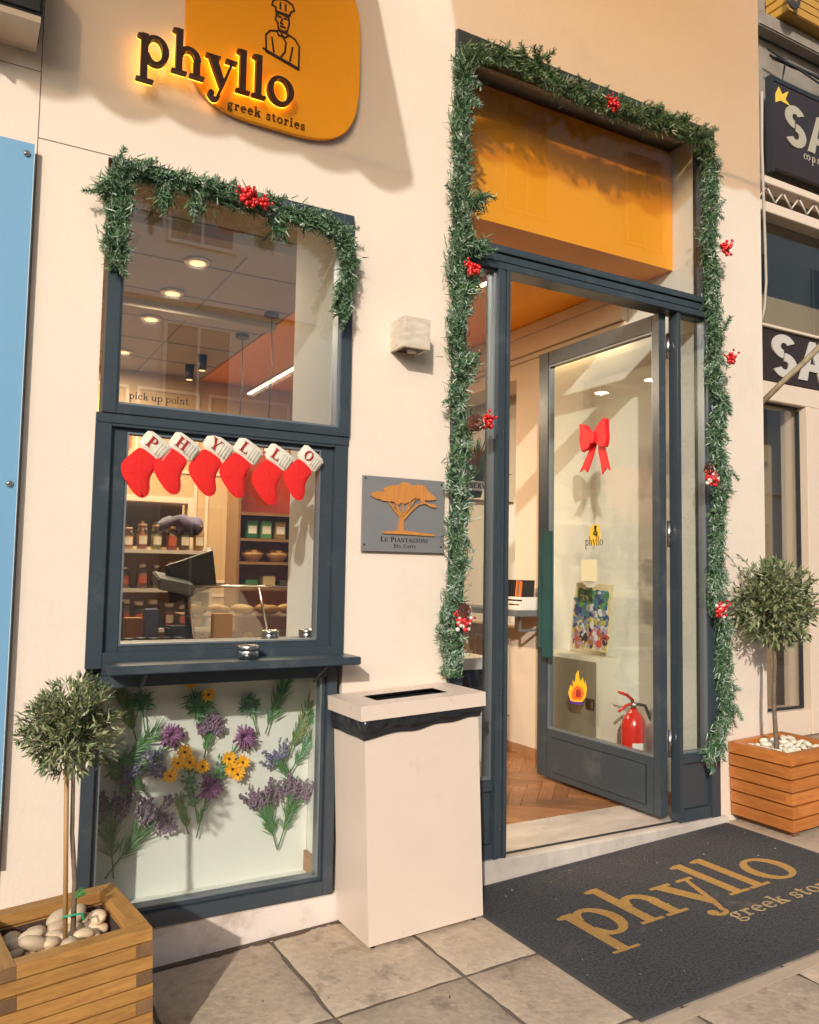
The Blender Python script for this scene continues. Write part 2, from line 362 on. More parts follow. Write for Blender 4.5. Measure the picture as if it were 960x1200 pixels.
def cap(ch, sans=False):
    w = .24 if not sans else .26; s = .07
    sf = (lambda a, b, y: [] if sans else [rc(a, b, y, y+s)])
    st = lambda x: [rc(x, x+w, .02, .98)] + sf(x-.10, x+w+.10, 0) + sf(x-.10, x+w+.10, 1-s)
    if ch == 'I': return st(.1), .44+.1
    if ch == 'P': return st(.1)+[ring(.42, .72, .34, .27, w*.9, .09, -90, 90), rc(.3, .44, .91, .99), rc(.3, .44, .45, .53)], .84
    if ch == 'R': return st(.1)+[ring(.42, .73, .34, .26, w*.9, .09, -90, 90), rc(.3, .44, .91, .99), rc(.3, .44, .47, .55), [(.36, .48), (.58, .52), (.92, .0), (.64, .0)]], .94
    if ch == 'H': return st(.1)+st(.68)+[rc(.3, .72, .44, .54)], 1.06
    if ch == 'N': return [rc(.12, .22, .02, .98), rc(.78, .88, .02, .98), [(.10, .98), (.36, .98), (.88, .02), (.70, .02)]]+sf(0, .34, 0)+sf(0, .3, 1-s)+sf(.66, 1.0, 1-s), 1.02
    if ch == 'Y': return [[(.02, .97), (.30, .97), (.58, .45), (.40, .40)], [(.78, .97), (.88, .97), (.58, .42), (.48, .42)], rc(.38, .38+w, .02, .48)]+sf(-.04, .38, 1-s)+sf(.68, .98, 1-s)+sf(.28, .72, 0), .98
    if ch == 'L': return st(.1)+[rc(.3, .78, 0, .09), rc(.70, .78, .05, .30)], .84
    if ch == 'E': return st(.1)+[rc(.3, .76, 0, .09), rc(.3, .74, .91, 1), rc(.3, .60, .46, .55), rc(.68, .76, .05, .26), rc(.66, .74, .76, .95)], .84
    if ch == 'F': return st(.1)+[rc(.3, .74, .91, 1), rc(.3, .60, .46, .55), rc(.66, .74, .76, .95)], .80
    if ch == 'T': return [rc(.32, .32+w, .02, .98), rc(0, .88, .91, 1), rc(0, .08, .74, .95), rc(.80, .88, .74, .95)]+sf(.22, .66, 0), .92
    if ch == 'O': return [ring(.50, .5, .48, .52, w, .09)], 1.04
    if ch == 'C': return [ring(.50, .5, .48, .52, w, .10, 42, 318), rc(.78, .86, .66, .96)], .96
    if ch == 'G': return [ring(.50, .5, .48, .52, w, .10, 42, 330), rc(.78, .86, .66, .96), rc(.70, .94, .06, .46)], 1.04
    if ch == 'D': return st(.1)+[ring(.40, .5, .50, .50, w, .09, -90, 90), rc(.3, .42, .91, .997), rc(.3, .42, .003, .09)], .98
    if ch == 'A': return [[(.02, .02), (.14 if not sans else .30, .02), (.50, .82), (.60, 1.0), (.42, 1.0)], [(.42, 1.0), (.60, 1.0), (1.02, .02), (.74, .02), (.46, .80)], rc(.24, .74, .26, .36 if not sans else .44)]+sf(-.06, .26, 0)+sf(.66, 1.08, 0), 1.04
    if ch == 'S': return [ring(.42, .73, .38 if sans else .34, .29, .27 if sans else .19, .20 if sans else .11, 25, 265, 36), ring(.44, .28, .40 if sans else .36, .30, .27 if sans else .19, .20 if sans else .11, -155, 88, 36)]+([] if sans else [rc(.68, .76, .68, .98), rc(.06, .14, .02, .32)]), .88
    if ch == 'V': return [[(.0, 1), (.28, 1), (.56, .22), (.50, .0), (.38, .0)], [(.84, 1), (.96, 1) if not sans else (1.0, 1), (.56, .0), (.42, .0)]], .96
    if ch == 'X': return [[(.0, 1), (.32, 1), (1.0, 0), (.68, 0)], [(.68, 1), (1.0, 1), (.32, 0), (.0, 0)]], 1.02
    return [], .4
def put(b, polys, T, depth, i0=0, mi=0, y0=0):
    """polys in glyph units, T maps (u,v)->(x,z); front at -(depth+tiny step) so overlapping strokes never share a plane"""
    for k, p in enumerate(polys):
        yy = y0-depth-(k+i0) % 9*.00012*(1 if depth < .02 else 3)
        if isinstance(p, tuple):
            for q in p[1]: b.prism([T(*c) for c in q], yy, y0, mi)
        else: b.prism([T(*c) for c in p], yy, y0, mi)
def text_into(b, s, x, z, size, depth, sans=False, sx=1.0, track=0.0, small=None, mi=0, y0=0, slope=0.0):
    cx = x
    for ch in s:
        sz = size
        if small and ch.islower(): g, adv = cap(ch.upper(), sans); sz = size*small
        elif ch.islower(): g, adv = low(ch)
        elif ch == ' ': g, adv = [], .5
        else: g, adv = cap(ch, sans)
        put(b, g, lambda u, v, cx=cx, sz=sz: (cx+u*sz*sx, z+v*sz+slope*(cx-x)), depth, 0, mi, y0)
        cx += (adv+track)*sz*sx
    return cx
def text_width(s, sx=1.0, track=0.0, small=None, sans=False):
    t = 0
    for ch in s:
        if ch == ' ': t += .5+track; continue
        if small and ch.islower(): t += (cap(ch.upper(), sans)[1]+track)*small
        elif ch.islower(): t += low(ch)[1]+track
        else: t += cap(ch, sans)[1]+track
    return t*sx

# ================================================================ SETTING
# ground sheet, road, sloping pavement with separate slabs
b = B(); b.quad([(-400, -400, -.9), (400, -400, -.9), (400, 400, -.9), (-400, 400, -.9)])
structure(b.build('ground', M['earth']))
pav = B().box(-6, 9.5, -4.2, 1.4, -.30, -.012).build('pavement', M['mortar'], None)
pav.location = (0, 0, -.023); pav.rotation_euler = (0, TILT, 0); structure(pav)
kb = B()
for i in range(16): kb.box(-6+i*.97, -6+i*.97+.96, -4.36, -4.205, -.30, .004)
kerb = kb.build('kerb', M['concrete'], None, bevel=.008); kerb.location = (0, 0, -.023); kerb.rotation_euler = (0, TILT, 0); structure(kerb)
road = B().box(-14, 24, -9.5, -4.365, -.35, -.12).build('road', M['asphalt']); road.location = (0, 0, -.023); road.rotation_euler = (0, TILT, 0); structure(road)
def slab_mesh(sx, sy, seed):
    rr = random.Random(seed); bb = B(); g = 10; V = {}
    for i in range(g+1):
        for j in range(g+1):
            x = sx*(i/g-.5); y = sy*(j/g-.5); e = min(i, j, g-i, g-j)
            if e == 0:
                x += rr.uniform(-.004, .004); y += rr.uniform(-.004, .004)
            z = -.007 if e == 0 else noise.noise(Vector((x*6+seed, y*6, 0)))*.0016+noise.noise(Vector((x*25+seed, y*25, 3)))*.0007
            if e == 1: x += sx/g*.72*(-1 if i == 1 else 1 if i == g-1 else 0); y += sy/g*.72*(-1 if j == 1 else 1 if j == g-1 else 0)
            V[i, j] = bb.bm.verts.new((x, y, z))
    for i in range(g):
        for j in range(g):
            bb.bm.faces.new((V[i, j], V[i+1, j], V[i+1, j+1], V[i, j+1])).smooth = True
    return bb.mesh('slab', M['slab'])
PX, GAP = .493, .013
slabs = [slab_mesh(PX-GAP, PX-GAP, s) for s in (1, 2, 3)]
slabW = [slab_mesh(PX-GAP, .62-GAP, s) for s in (4, 5, 6)]
k = 0
for i in range(-5, 18):
    x0 = .655+PX*(i-1)
    for j in range(-1, 8):
        if j == -1:
            if x0 < 3.9: continue
            y0, hh = 0.006, .493; me = slabs[k % 3]
            for yy in (0.0, .493):
                o = inst(slabs[(k+1) % 3], 'slab', pav, (x0+PX/2, yy+.25, R.uniform(-.001, .001)), (0, 0, R.choice((0, PI)))); k += 1
            continue
        if j == 0: me = slabW[k % 3]; yc = -.31
        else: me = slabs[k % 3]; yc = -.62-PX*(j-.5)
        inst(me, 'slab', pav, (x0+PX/2, yc, R.uniform(-.0012, .0012)), (R.uniform(-.002, .002), R.uniform(-.002, .002), R.choice((0, PI)))); k += 1

# the shopfront wall with its two openings
WX0, WX1, DX0, DX1 = .436, 1.430, 1.934, 3.664
xs = [-4.0, WX0, WX1, DX0, DX1, 4.07]; zs = [-.5, .152, 2.952, 3.975, 5.6]
b = B(); V = {}
for i, x in enumerate(xs):
    for j, z in enumerate(zs): V[i, j] = b.bm.verts.new((x, 0, z))
fs = []
for i in range(5):
    for j in range(4):
        if i == 1 and j == 1: continue
        if i == 3 and j in (0, 1, 2): continue
        fs.append(b.bm.faces.new((V[i, j], V[i+1, j], V[i+1, j+1], V[i, j+1])))
r_ = bmesh.ops.extrude_face_region(b.bm, geom=fs)
bmesh.ops.translate(b.bm, verts=[g for g in r_['geom'] if isinstance(g, bmesh.types.BMVert)], vec=(0, .2, 0))
wall = b.build('shopfront_wall', M['plaster'])
tag(wall, 'peach plastered shopfront wall around the pick up window and the entrance', 'wall')
j1 = B().box(.196, .1985, -.0015, .001, -.05, 5.5).box(.1985, .452, -.0015, .001, 2.958, 2.9605).box(-4, .196, -.0015, .001, 3.2, 3.202).build('joint', M['mortar'], wall)
pl = B()
N = 26; x0, x1 = WX0-.3, WX1+.36
top = []; 
for i in range(N+1):
    x = x0+(x1-x0)*i/N; top.append((x, .150 if x > .30 else .12))
poly = [(x0, -.05)]+[(x, .148+.004*noise.noise(Vector((x*9, 0, 0)))) for x in [x0+(x1-x0)*i/N for i in range(N+1)]]+[(x1, -.05)]
pl.prism(poly, -.004, .003)
pl.build('low_plaster_band', M['plaster_low'], wall)

# left corner awning case above the blue panel
t = thing('awning_case', 'dark metal awning case at the top left corner of the wall', 'awning case', (0, 0, 3.3))
B().box(-2.2, .182, -.20, -.002, 3.285, 3.56).build('case', M['gasket'], t, bevel=.01)
B().box(-2.2, .176, -.19, -.003, 3.262, 3.284).build('soffit', M['cream'], t)
B().box(.02, .03, -.12, -.005, 3.20, 3.262).build('bracket', M['cream'], t)

# blue panel on standoffs
t = thing('blue_panel', 'tall glossy light blue wall panel at the left edge, held off the wall by screws', 'wall panel', (-.4, 0, 1.7))
B().box(-1.2, .186, -.035, -.029, .45, 2.915, 0).build('panel', M['blue'], t)
B().box(.1862, .1885, -.036, -.028, .45, 2.915).build('panel_edge', M['blue_edge'], t)
for x, z in ((.163, 2.875), (.163, 1.72), (.163, .49)):
    B().lathe([(.011, 0), (.011, .006), (.006, .010)], (0, 0, 0), 14).build('screw', M['steel'], t, local=True)
    o = COL.objects[-1] if False else bpy.data.objects[[o.name for o in bpy.data.objects if o.name.startswith('screw')][-1]]
    o.rotation_euler = (PI/2, 0, 0); o.location = Vector((x, -.034, z))-t.location

# marble threshold with a worn front
b = B(); N = 60; x0, x1 = 1.95, 3.70
for s in (0, 1):
    pass
V0 = []; 
for i in range(N+1):
    x = x0+(x1-x0)*i/N; j = .004*noise.noise(Vector((x*14, 0, 0)))+.003*noise.noise(Vector((x*45, 2, 0)))
    V0.append([b.bm.verts.new(p) for p in ((x, .37, .1725), (x, -.022+j, .1715), (x, -.034+j, .164), (x, -.040+j*.6, gz(x)-.02))])
for A, C in zip(V0, V0[1:]):
    for k in range(3): b.bm.faces.new((A[k], C[k], C[k+1], A[k+1]))
b.bm.faces.new([v for v in V0[0]][::1]+[b.bm.verts.new((x0, .37, 0))]); 
th = b.build('threshold', M['marble']); structure(th)
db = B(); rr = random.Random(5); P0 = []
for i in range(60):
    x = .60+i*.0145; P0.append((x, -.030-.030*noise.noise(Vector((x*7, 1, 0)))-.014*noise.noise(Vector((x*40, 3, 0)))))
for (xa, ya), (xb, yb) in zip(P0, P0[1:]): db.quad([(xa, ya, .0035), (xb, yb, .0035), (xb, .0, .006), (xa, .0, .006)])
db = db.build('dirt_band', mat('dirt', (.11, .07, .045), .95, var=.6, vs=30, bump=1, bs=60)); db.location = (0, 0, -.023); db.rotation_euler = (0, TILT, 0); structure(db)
st = B().box(1.934, 3.68, .012, .03, .1735, .176).build('rubber_strip', M['gasket'], th)

# ================================================================ WINDOW
FR = 'blue grey painted metal'
def frame_rect(bb, x0, x1, z0, z1, w, y0, y1, wt=None, wb=None):
    wt = wt or w; wb = wb or w
    bb.box(x0, x0+w, y0, y1, z0, z1).box(x1-w, x1, y0, y1, z0, z1)
    bb.box(x0+w, x1-w, y0+.0005, y1, z1-wt, z1).box(x0+w, x1-w, y0+.0005, y1, z0, z0+wb)
def pane(name, x0, x1, z0, z1, y, parent, m='glass'):
    return B().box(x0, x1, y, y+.006, z0, z1).build(name, M[m], parent)
t = thing('pick_up_window', 'blue grey metal framed pick up window of three panes left of the entrance', 'window', (.93, 0, .152))
b = B(); frame_rect(b, .450, 1.430, 2.002, 2.952, .048, -.020, .06, wb=.035)
b.build('upper_frame', M['frame'], t, bevel=.002)
b = B(); frame_rect(b, .4985, 1.3815, 2.0375, 2.9035, .010, -.004, .05); b.build('glazing_bead', M['frame_edge'], t)
pane('pane', .507, 1.373, 2.046, 2.895, .022, t, 'glass_hazy')
b = B(); b.box(.432, 1.430, -.012, .08, 1.966, 2.0015); b.build('transom', M['frame'], t, bevel=.002)
b = B(); frame_rect(b, .432, 1.428, 1.085, 1.965, .056, -.010, .08, wt=.010); b.build('outer_frame', M['frame'], t, bevel=.002)
sash = B(); frame_rect(sash, .4885, 1.3715, 1.112, 1.954, .056, .012, .065, wt=.012, wb=.050); sash = sash.build('sash', M['frame'], t, bevel=.002)
b = B(); frame_rect(b, .545, 1.315, 1.1625, 1.9415, .007, .008, .05); b.build('sash_bead', M['frame_edge'], sash)
pane('sash_pane', .552, 1.308, 1.1695, 1.9345, .034, sash, 'glass_mid')
b = B().box(.490, 1.4285, -.010, .08, 1.060, 1.0845); b.build('sill_rail', M['frame'], t, bevel=.002)
b = B(); frame_rect(b, .436, 1.402, .156, 1.0595, .044, -.014, .08, wb=.055); b.build('lower_frame', M['frame'], t, bevel=.002)
b = B(); frame_rect(b, .4805, 1.3575, .2115, 1.052, .014, .002, .06); b.build('lower_bead', M['frame'], t, bevel=.002)
b = B(); frame_rect(b, .495, 1.343, .226, 1.046, .006, .006, .05); b.build('lower_gasket', M['frame_edge'], t)
pane('lower_pane', .501, 1.337, .232, 1.046, .024, t, 'glass_clear')
# shelf under the sash
sh = B().box(.488, 1.436, -.162, -.0135, 1.078, 1.1085).build('shelf', M['frame'], t, bevel=.003)
for x in (.62, 1.30): B().tube([(x, -.014, 1.00), (x, -.09, 1.05), (x, -.14, 1.0775)], .006, 6).build('shelf_bracket', M['frame'], sh)
# "pick up point" stuck on the upper pane
b = B(); text_into(b, 'pick up point', .548, 2.068, .0175, .0006, sx=.98, track=.06, y0=.0218)
b.build('lettering', M['ink'], t)

# display box behind the lower pane
t = thing('display_box', 'shallow white display box behind the lowest pane, with a white back board', 'display box', (.93, .2, .17))
B().box(.36, 1.398, .262, .28, .16, 1.07).build('back_board', M['board'], t)
B().box(.36, 1.398, .085, .262, 1.054, 1.072).build('top_board', M['board'], t)
B().box(.36, 1.398, .085, .262, .150, .166).build('base_board', M['board'], t)
B().box(.36, .432, .085, .262, .166, 1.054).build('side_board', M['board'], t)
# ================================================================ DOOR FRAME
def door_frame():
    t = thing('entrance_frame', 'blue grey metal entrance frame with fixed side panes and large orange backed transom', 'door frame', (2.8, 0, .172))
    b = B()
    b.box(1.936, 2.006, -.018, .08, .172, 3.970)              # left jamb
    b.box(3.592, 3.662, -.018, .08, .172, 3.970)              # right jamb
    b.box(2.006, 3.592, -.0175, .08, 3.905, 3.970)            # head
    b.build('jamb_frame', M['frame'], t, bevel=.002)
    b = B(); b.box(2.006, 3.592, -.024, .085, 2.872, 2.905).box(2.006, 3.592, -.018, .08, 2.911, 2.945).box(2.006, 3.592, -.028, .085, 2.951, 2.984).box(2.006, 3.592, -.008, .07, 2.905, 2.951)
    b.build('transom_bar', M['frame'], t, bevel=.002)
    b = B(); b.box(2.178, 2.198, -.026, .082, .172, 2.8715).box(2.202, 2.222, -.020, .08, .172, 2.8715).box(2.226, 2.246, -.026, .082, .172, 2.8715).box(2.198, 2.226, -.012, .07, .173, 2.871)
    b.build('left_mullion', M['frame'], t, bevel=.002)
    b = B(); b.box(3.362, 3.374, -.014, .052, .172, 2.8715).box(3.377, 3.390, -.010, .05, .172, 2.8715).box(3.374, 3.377, -.006, .045, .173, 2.871)
    b.build('right_mullion', M['frame'], t, bevel=.002)
    for x0, x1 in ((2.006, 2.178), (3.390, 3.592)):
        B().box(x0, x1, -.012, .07, .470, .515).build('side_rail', M['frame'], t, bevel=.002)
        B().box(x0, x1, .006, .05, .235, .469).build('kick_panel', M['frame'], t, bevel=.002)
        B().box(x0, x1, -.012, .07, .172, .234).build('bottom_rail', M['frame'], t, bevel=.002)
        b = B(); frame_rect(b, x0, x1, .516, 2.871, .008, .004, .05); b.build('bead', M['frame_edge'], t)
        pane('side_pane', x0+.008, x1-.008, .524, 2.863, .022, t)
    b = B(); frame_rect(b, 2.007, 3.591, 2.985, 3.904, .012, .002, .05); b.build('transom_bead', M['frame'], t)
    pane('transom_pane', 2.019, 3.579, 2.997, 3.892, .022, t, 'glass_clear')
    for z in (.30, .9, 1.5, 2.1, 2.7): B().lathe([(.006, 0), (.006, .002), (.004, .003)], (2.212, -.0235, z), 10, axis='Y').build('screw', M['steel'], t)
    return t
door_frame()
# open leaf, standing at right angles to the wall
def door_leaf():
    t = thing('glass_door', 'open glass door with blue grey frame and long dark green pull handle', 'door', (3.31, .04, .19))
    x0, x1 = 3.285, 3.335
    b = B(); b.box(x0, x1, .045, .100, .195, 2.868).box(x0, x1, .985, 1.082, .195, 2.868)
    b.box(x0+.001, x1-.001, .098, .985, 2.778, 2.868).box(x0+.001, x1-.001, .098, .985, .195, .490)
    b.build('leaf_frame', M['frame'], t, bevel=.003)
    b = B(); b.box(x0-.004, x0+.001, .150, .935, .235, .445); b.build('kick_plate', M['frame'], t, bevel=.003)
    b = B()
    for y0, y1, z0, z1 in ((.098, .106, .490, 2.778), (.977, .985, .490, 2.778), (.106, .977, .490, .500), (.106, .977, 2.768, 2.778)): b.box(x0+.006, x1-.006, y0, y1, z0, z1)
    b.build('bead', M['frame_edge'], t)
    B().box(3.307, 3.313, .106, .977, .500, 2.768).build('door_pane', M['glass_door'], t)
    h = B().box(x0-.052, x0-.034, .885, .975, .930, 1.712).build('handle', M['handle'], t, bevel=.004)
    for z in (1.02, 1.62): B().box(x0-.034, x0+.001, .992, 1.006, z, z+.03).build('handle_mount', M['steel'], h)
    b = B().box(x0-.052, x0-.0345, .975, 1.012, .985, 1.665); b.build('handle_edge', M['handle'], h, bevel=.003)
    for z in (2.62, 1.60, .50): B().tube([(3.346, .040, z), (3.346, .040, z+.14)], .011, 10).build('hinge', M['steel'], t)
    return t
door_leaf()

# ================================================================ INTERIOR
FZ, CZ = .17, 3.235
fl = B().box(-2, 7.4, .205, 5.6, .05, .158).build('interior_floor', M['wood_floor']); structure(fl)
# herringbone oak: every visible plank is its own piece
Wd, Ln = .082, .41
def plank_mesh(seed):
    bb = B().box(-Ln/2+.001, Ln/2-.001, -Wd/2+.001, Wd/2-.001, -.006, .006); return bb.mesh('plank', M['wood_floor'], bevel=.0015)
pms = [plank_mesh(0)]
c45 = math.cos(rad(-45+2)); s45 = math.sin(rad(-45+2)); npk = 0
for m in range(-8, 9):
    for k in range(-34, 35):
        for hv in (0, 1):
            u = k*Wd+(Ln/2 if hv == 0 else Ln+Wd/2)+m*Ln; v = (k+.5)*Wd-m*Ln if hv == 0 else (k+1)*Wd-Ln/2-m*Ln
            x = 2.9+u*c45-v*s45; y = 1.2+u*s45+v*c45
            if 2.0 < x < 3.75 and .28 < y < 2.5 and npk < 290:
                inst(pms[0], 'plank', fl, (x, y, FZ-.004+R.uniform(-.0004, .0004)), (0, 0, rad(-45+2)+(PI/2 if hv else 0))); npk += 1
# ceilings
structure(B().box(-2, 1.995, .205, 5.6, CZ, 3.9).box(3.905, 7.4, 1.6, 5.6, CZ, 3.9).build('ceiling', M['ceiling']))
structure(B().box(-2, 3.9, .202, 5.6, 3.985, 4.05).build('upper_ceiling', M['cream']))
structure(B().box(-2, 1.99, 1.10, 1.25, CZ-.05, CZ-.001).box(-2, 1.99, 2.5, 2.62, CZ-.05, CZ-.001).build('ceiling_beam', M['ceiling'], bevel=.004))
t = tag(B().box(2.0, 3.597, .236, 5.0, 3.225, 3.93).build('orange_bulkhead', M['orange'], None, bevel=.003), 'large glowing orange bulkhead box behind the transom pane over the entrance', 'bulkhead')
b = B()
for i in range(9): b.box(-2, 1.985, .45+i*.6, .462+i*.6, CZ-.004, CZ-.0005)
for i in range(7): b.box(-1.6+i*.6, -1.588+i*.6, .21, 5.6, CZ-.0035, CZ-.0006)
b.build('tile_joint', M['counter'], bpy.data.objects['ceiling'])['kind'] = 'stuff'
# side wall right of the door, with cornice, panels and skirting
sw = B().box(3.60, 3.90, .082, 1.735, .16, 3.95).build('entrance_side_wall', M['white_wall']); structure(sw)
B().box(3.60, 3.90, 1.735, 2.9, .16, 1.05).build('half_wall', M['cream'], sw)
b = B().box(3.545, 3.5995, .60, 4.6, 3.02, 3.222).box(3.525, 3.5445, .60, 4.6, 3.15, 3.222).box(3.570, 3.5995, .60, 4.6, 2.985, 3.019); b.build('cornice', M['cream'], sw, bevel=.004)
B().box(3.60, 3.90, 1.736, 4.6, 2.88, 3.222).build('lintel', M['cream'], sw)
B().box(3.592, 3.5995, .085, 2.9, .172, .235).build('skirting', M['skirt'], sw)
B().box(3.588, 3.5995, 1.45, 1.735, .236, 2.984).build('pilaster', M['cream'], sw, bevel=.003)
b = B()
for y0, y1 in ((1.80, 2.25), (2.33, 2.8)):
    for q in ((y0, y1, .42, .435), (y0, y1, .96, .975), (y0, y0+.015, .435, .96), (y1-.015, y1, .435, .96)): b.box(3.590, 3.5995, *q)
b.build('panel_moulding', M['white_wall'], sw)
# pier between window and door
pier = B().box(1.400, 1.955, .205, .575, .16, CZ-.001).box(1.400, 1.4295, .081, .2045, .16, CZ-.001).box(1.936, 1.955, .081, .2045, .16, CZ-.001).build('pier', M['white_wall']); structure(pier)
B().box(1.390, 1.3995, .283, .575, .172, .26).build('skirting', M['skirt'], pier)
B().box(1.386, 1.3995, .0855, .2605, .168, .248).build('skirting', M['skirt'], pier)
# left, back and right walls of the shop
bw = B().box(-2.1, 7.5, 4.6, 4.8, .1, 3.9).box(-2.1, -2.0, .205, 4.6, .1, 3.9).box(7.4, 7.5, 1.7, 4.6, .1, 3.9).box(3.905, 7.5, 1.5, 1.69, .1, 3.9).build('back_wall', M['ochre']); structure(bw)
b = B()
for x0, x1 in ((.5, 1.35), (1.42, 2.0), (2.08, 2.9)):
    for z0, z1 in ((.35, 1.2), (1.3, 2.35), (2.45, 3.1)):
        for q in ((x0, x1, z0, z0+.03), (x0, x1, z1-.03, z1), (x0, x0+.03, z0+.03, z1-.03), (x1-.03, x1, z0+.03, z1-.03)): b.box(q[0], q[1], 4.585, 4.5995, q[2], q[3])
b.build('wall_moulding', M['cream'], bw, bevel=.004)
# shelves and counters live in the room, positions measured through the glass
def lamp_light(name, parent, loc, power, size, size_y=None, col=(1, .78, .52), rot=(0, 0, 0)):
    ld = bpy.data.lights.new(name, 'AREA'); ld.energy = power; ld.color = col; ld.size = size
    if size_y: ld.shape = 'RECTANGLE'; ld.size_y = size_y
    o = bpy.data.objects.new(name, ld); COL.objects.link(o); o.parent = parent; o.location = loc; o.rotation_euler = rot; return o
dl = None
for k, (y) in enumerate((1.59, 2.21, 2.86, 3.92)):
    t = thing('ceiling_downlight', ['round recessed ceiling downlight nearest the upper pane', 'second round ceiling downlight from the upper pane', 'third round ceiling downlight from the upper pane', 'farthest round ceiling downlight, low at the left of the upper pane'][k], 'downlight', (1.175, y, CZ-.01), group='recessed ceiling downlights')
    B().lathe([(.055, -.006), (.075, -.006), (.078, .009), (.05, .009)], n=28).build('trim_ring', M['steel'], t, local=True)
    B().lathe([(.045, 0), (.048, .008)], n=24).build('lamp_face', M['lamp_face'], t, local=True).location = (0, 0, -.0075)
    lamp_light('lamp', t, (0, 0, -.02), 26, .09)
for k, (x, y, zl) in enumerate(((1.88, 2.29, 2.30), (1.87, 2.92, 2.42))):
    t = thing('pendant_lamp', ['black cylinder pendant on a long cord, nearer the glass', 'black cylinder pendant on a long cord, farther into the shop'][k], 'pendant lamp', (x, y, CZ-.03), group='black pendants over the counter')
    B().lathe([(.05, 0), (.05, .026)], n=20).build('ceiling_rose', M['black'], t, local=True)
    B().tube([(0, 0, 0), (.012, 0, -.3), (0, 0, zl-CZ+.2)], .004, 6).build('cord', M['black'], t, local=True)
    B().lathe([(.03, zl-CZ+.0), (.03, zl-CZ+.2)], n=20).build('shade', M['black'], t, local=True)
    B().lathe([(.024, zl-CZ-.001), (.024, zl-CZ+.001)], n=16).build('lamp_face', M['lamp_on'], t, local=True)
def spot(x, y, lab):
    t = thing('track_spot', lab, 'spotlight', (x, y, CZ-.02), group='small black ceiling spots')
    B().lathe([(.04, .0), (.04, .018)], n=16).build('mount', M['black'], t, local=True)
    B().lathe([(.035, -.11), (.038, 0)], n=16).build('can', M['black'], t, local=True)
    B().lathe([(.028, -.112), (.028, -.1105)], n=16).build('lamp_face', M['lamp_face'], t, local=True)
p = Zp(222, 441, CZ-.1); spot(p.x, p.y, 'small black ceiling spotlight at the left of the pair')
p = Zp(237, 430, CZ-.1); spot(p.x, p.y, 'small black ceiling spotlight at the right of the pair')
def strip(loc, ln, lab, power, z=0):
    t = thing('linear_lamp', lab, 'linear lamp', loc)
    B().box(-.018, .018, -ln/2, ln/2, 0, .03).build('housing', M['steel'], t, local=True)
    B().box(-.015, .015, -ln/2+.01, ln/2-.01, -.004, -.0005).build('diffuser', M['lamp_on'], t, local=True)
    if power: lamp_light('lamp', t, (0, 0, -.03), power, .05, ln*.9)
strip((2.28, 3.25, 3.02), 1.5, 'glowing linear lamp hanging under the orange ceiling, seen in the upper pane', 26)
strip((4.18, 3.1, 3.02), 2.4, 'long glowing linear lamp deep in the shop, seen behind the left mullion', 26)
strip((2.74, .98, 3.19), .50, 'short glowing linear lamp just inside the entrance under the orange bulkhead', .6)
strip((3.575, .98, 2.925), .85, 'slim glowing linear lamp on the side wall under the cornice', 0)  # added glow, no lamp here: stands for a strip mirrored in the door leaf

# ================================================================ NEIGHBOURING SHOP (set back 1.1 m, beyond the wall's end)
NB = 'pale shopfront of the neighbouring shop, set back beyond the end of the wall'
t = thing('neighbour_shopfront', NB, 'shopfront', (6, 1.1, .2))
b = B().box(4.075, 9.0, 1.12, 1.34, 4.56, 7.2); b.build('upper_wall', M['concrete'], t)
b = B().box(4.075, 9.0, 1.06, 1.3, 2.83, 2.985).box(4.075, 4.55, 1.06, 1.3, .05, 2.83).box(5.985, 6.165, 1.05, 1.3, .05, 2.83).box(4.55, 5.985, 1.06, 1.3, .1, .415).box(7.8, 9, 1.06, 1.3, .05, 2.83).box(6.165, 7.8, 1.06, 1.3, .1, .30)
b.build('frame', M['shop_frame'], t, bevel=.006)
b = B().box(5.972, 5.984, 1.12, 1.15, .42, 2.80).box(4.56, 5.972, 1.12, 1.15, 2.815, 2.828).box(4.56, 5.972, 1.12, 1.15, .416, .432); b.build('gasket', M['gasket'], t)
B().box(4.56, 5.984, 1.151, 1.158, .416, 2.829).build('shop_pane', M['glass'], t)
B().box(6.166, 7.8, 1.15, 1.158, .30, 2.829).build('shop_pane', M['glass'], t)
b = B().box(4.08, 9, 1.055, 1.12, 2.99, 3.405); b.build('name_band', M['dark_band'], t)
b = B(); text_into(b, 'SAX', 5.545, 3.035, .335, .012, sans=True, sx=1.12, y0=1.0545)
b.build('band_lettering', M['band_text'], t)
B().box(4.08, 9, 1.16, 1.168, 3.41, 4.33).build('upper_pane', M['glass'], t)
b = B().box(4.08, 9, 1.03, 1.16, 4.335, 4.42).box(4.08, 9, .99, 1.12, 4.54, 4.60).box(4.08, 9, 1.03, 1.10, 3.4065, 3.43); b.build('ledge', M['shop_frame'], t, bevel=.004)
b = B()
for i in range(20):
    x = 5.0+i*.2; b.tube([(x, 1.03, 4.425), (x+.1, 1.03, 4.535)], .008, 5); b.tube([(x+.1, 1.03, 4.535), (x+.2, 1.03, 4.425)], .008, 5)
b.build('lattice', M['band_text'], t)
t2 = thing('shop_sign_board', 'dark board sign with pale SAX lettering above the neighbouring shop', 'sign', (6, 1.0, 4.68))
B().box(5.50, 7.6, .955, .985, 4.66, 5.37).build('board', M['dark_band'], t2, bevel=.003)
b = B(); text_into(b, 'SAX', 5.62, 4.90, .33, .006, sans=True, sx=.98, y0=.9545)
b.build('lettering', M['board_text'], t2)
b = B(); text_into(b, 'company', 5.86, 4.83, .045, .003, y0=.9545, sx=.9); b.build('script_line', M['board_text'], t2)['kind'] = 'stuff'
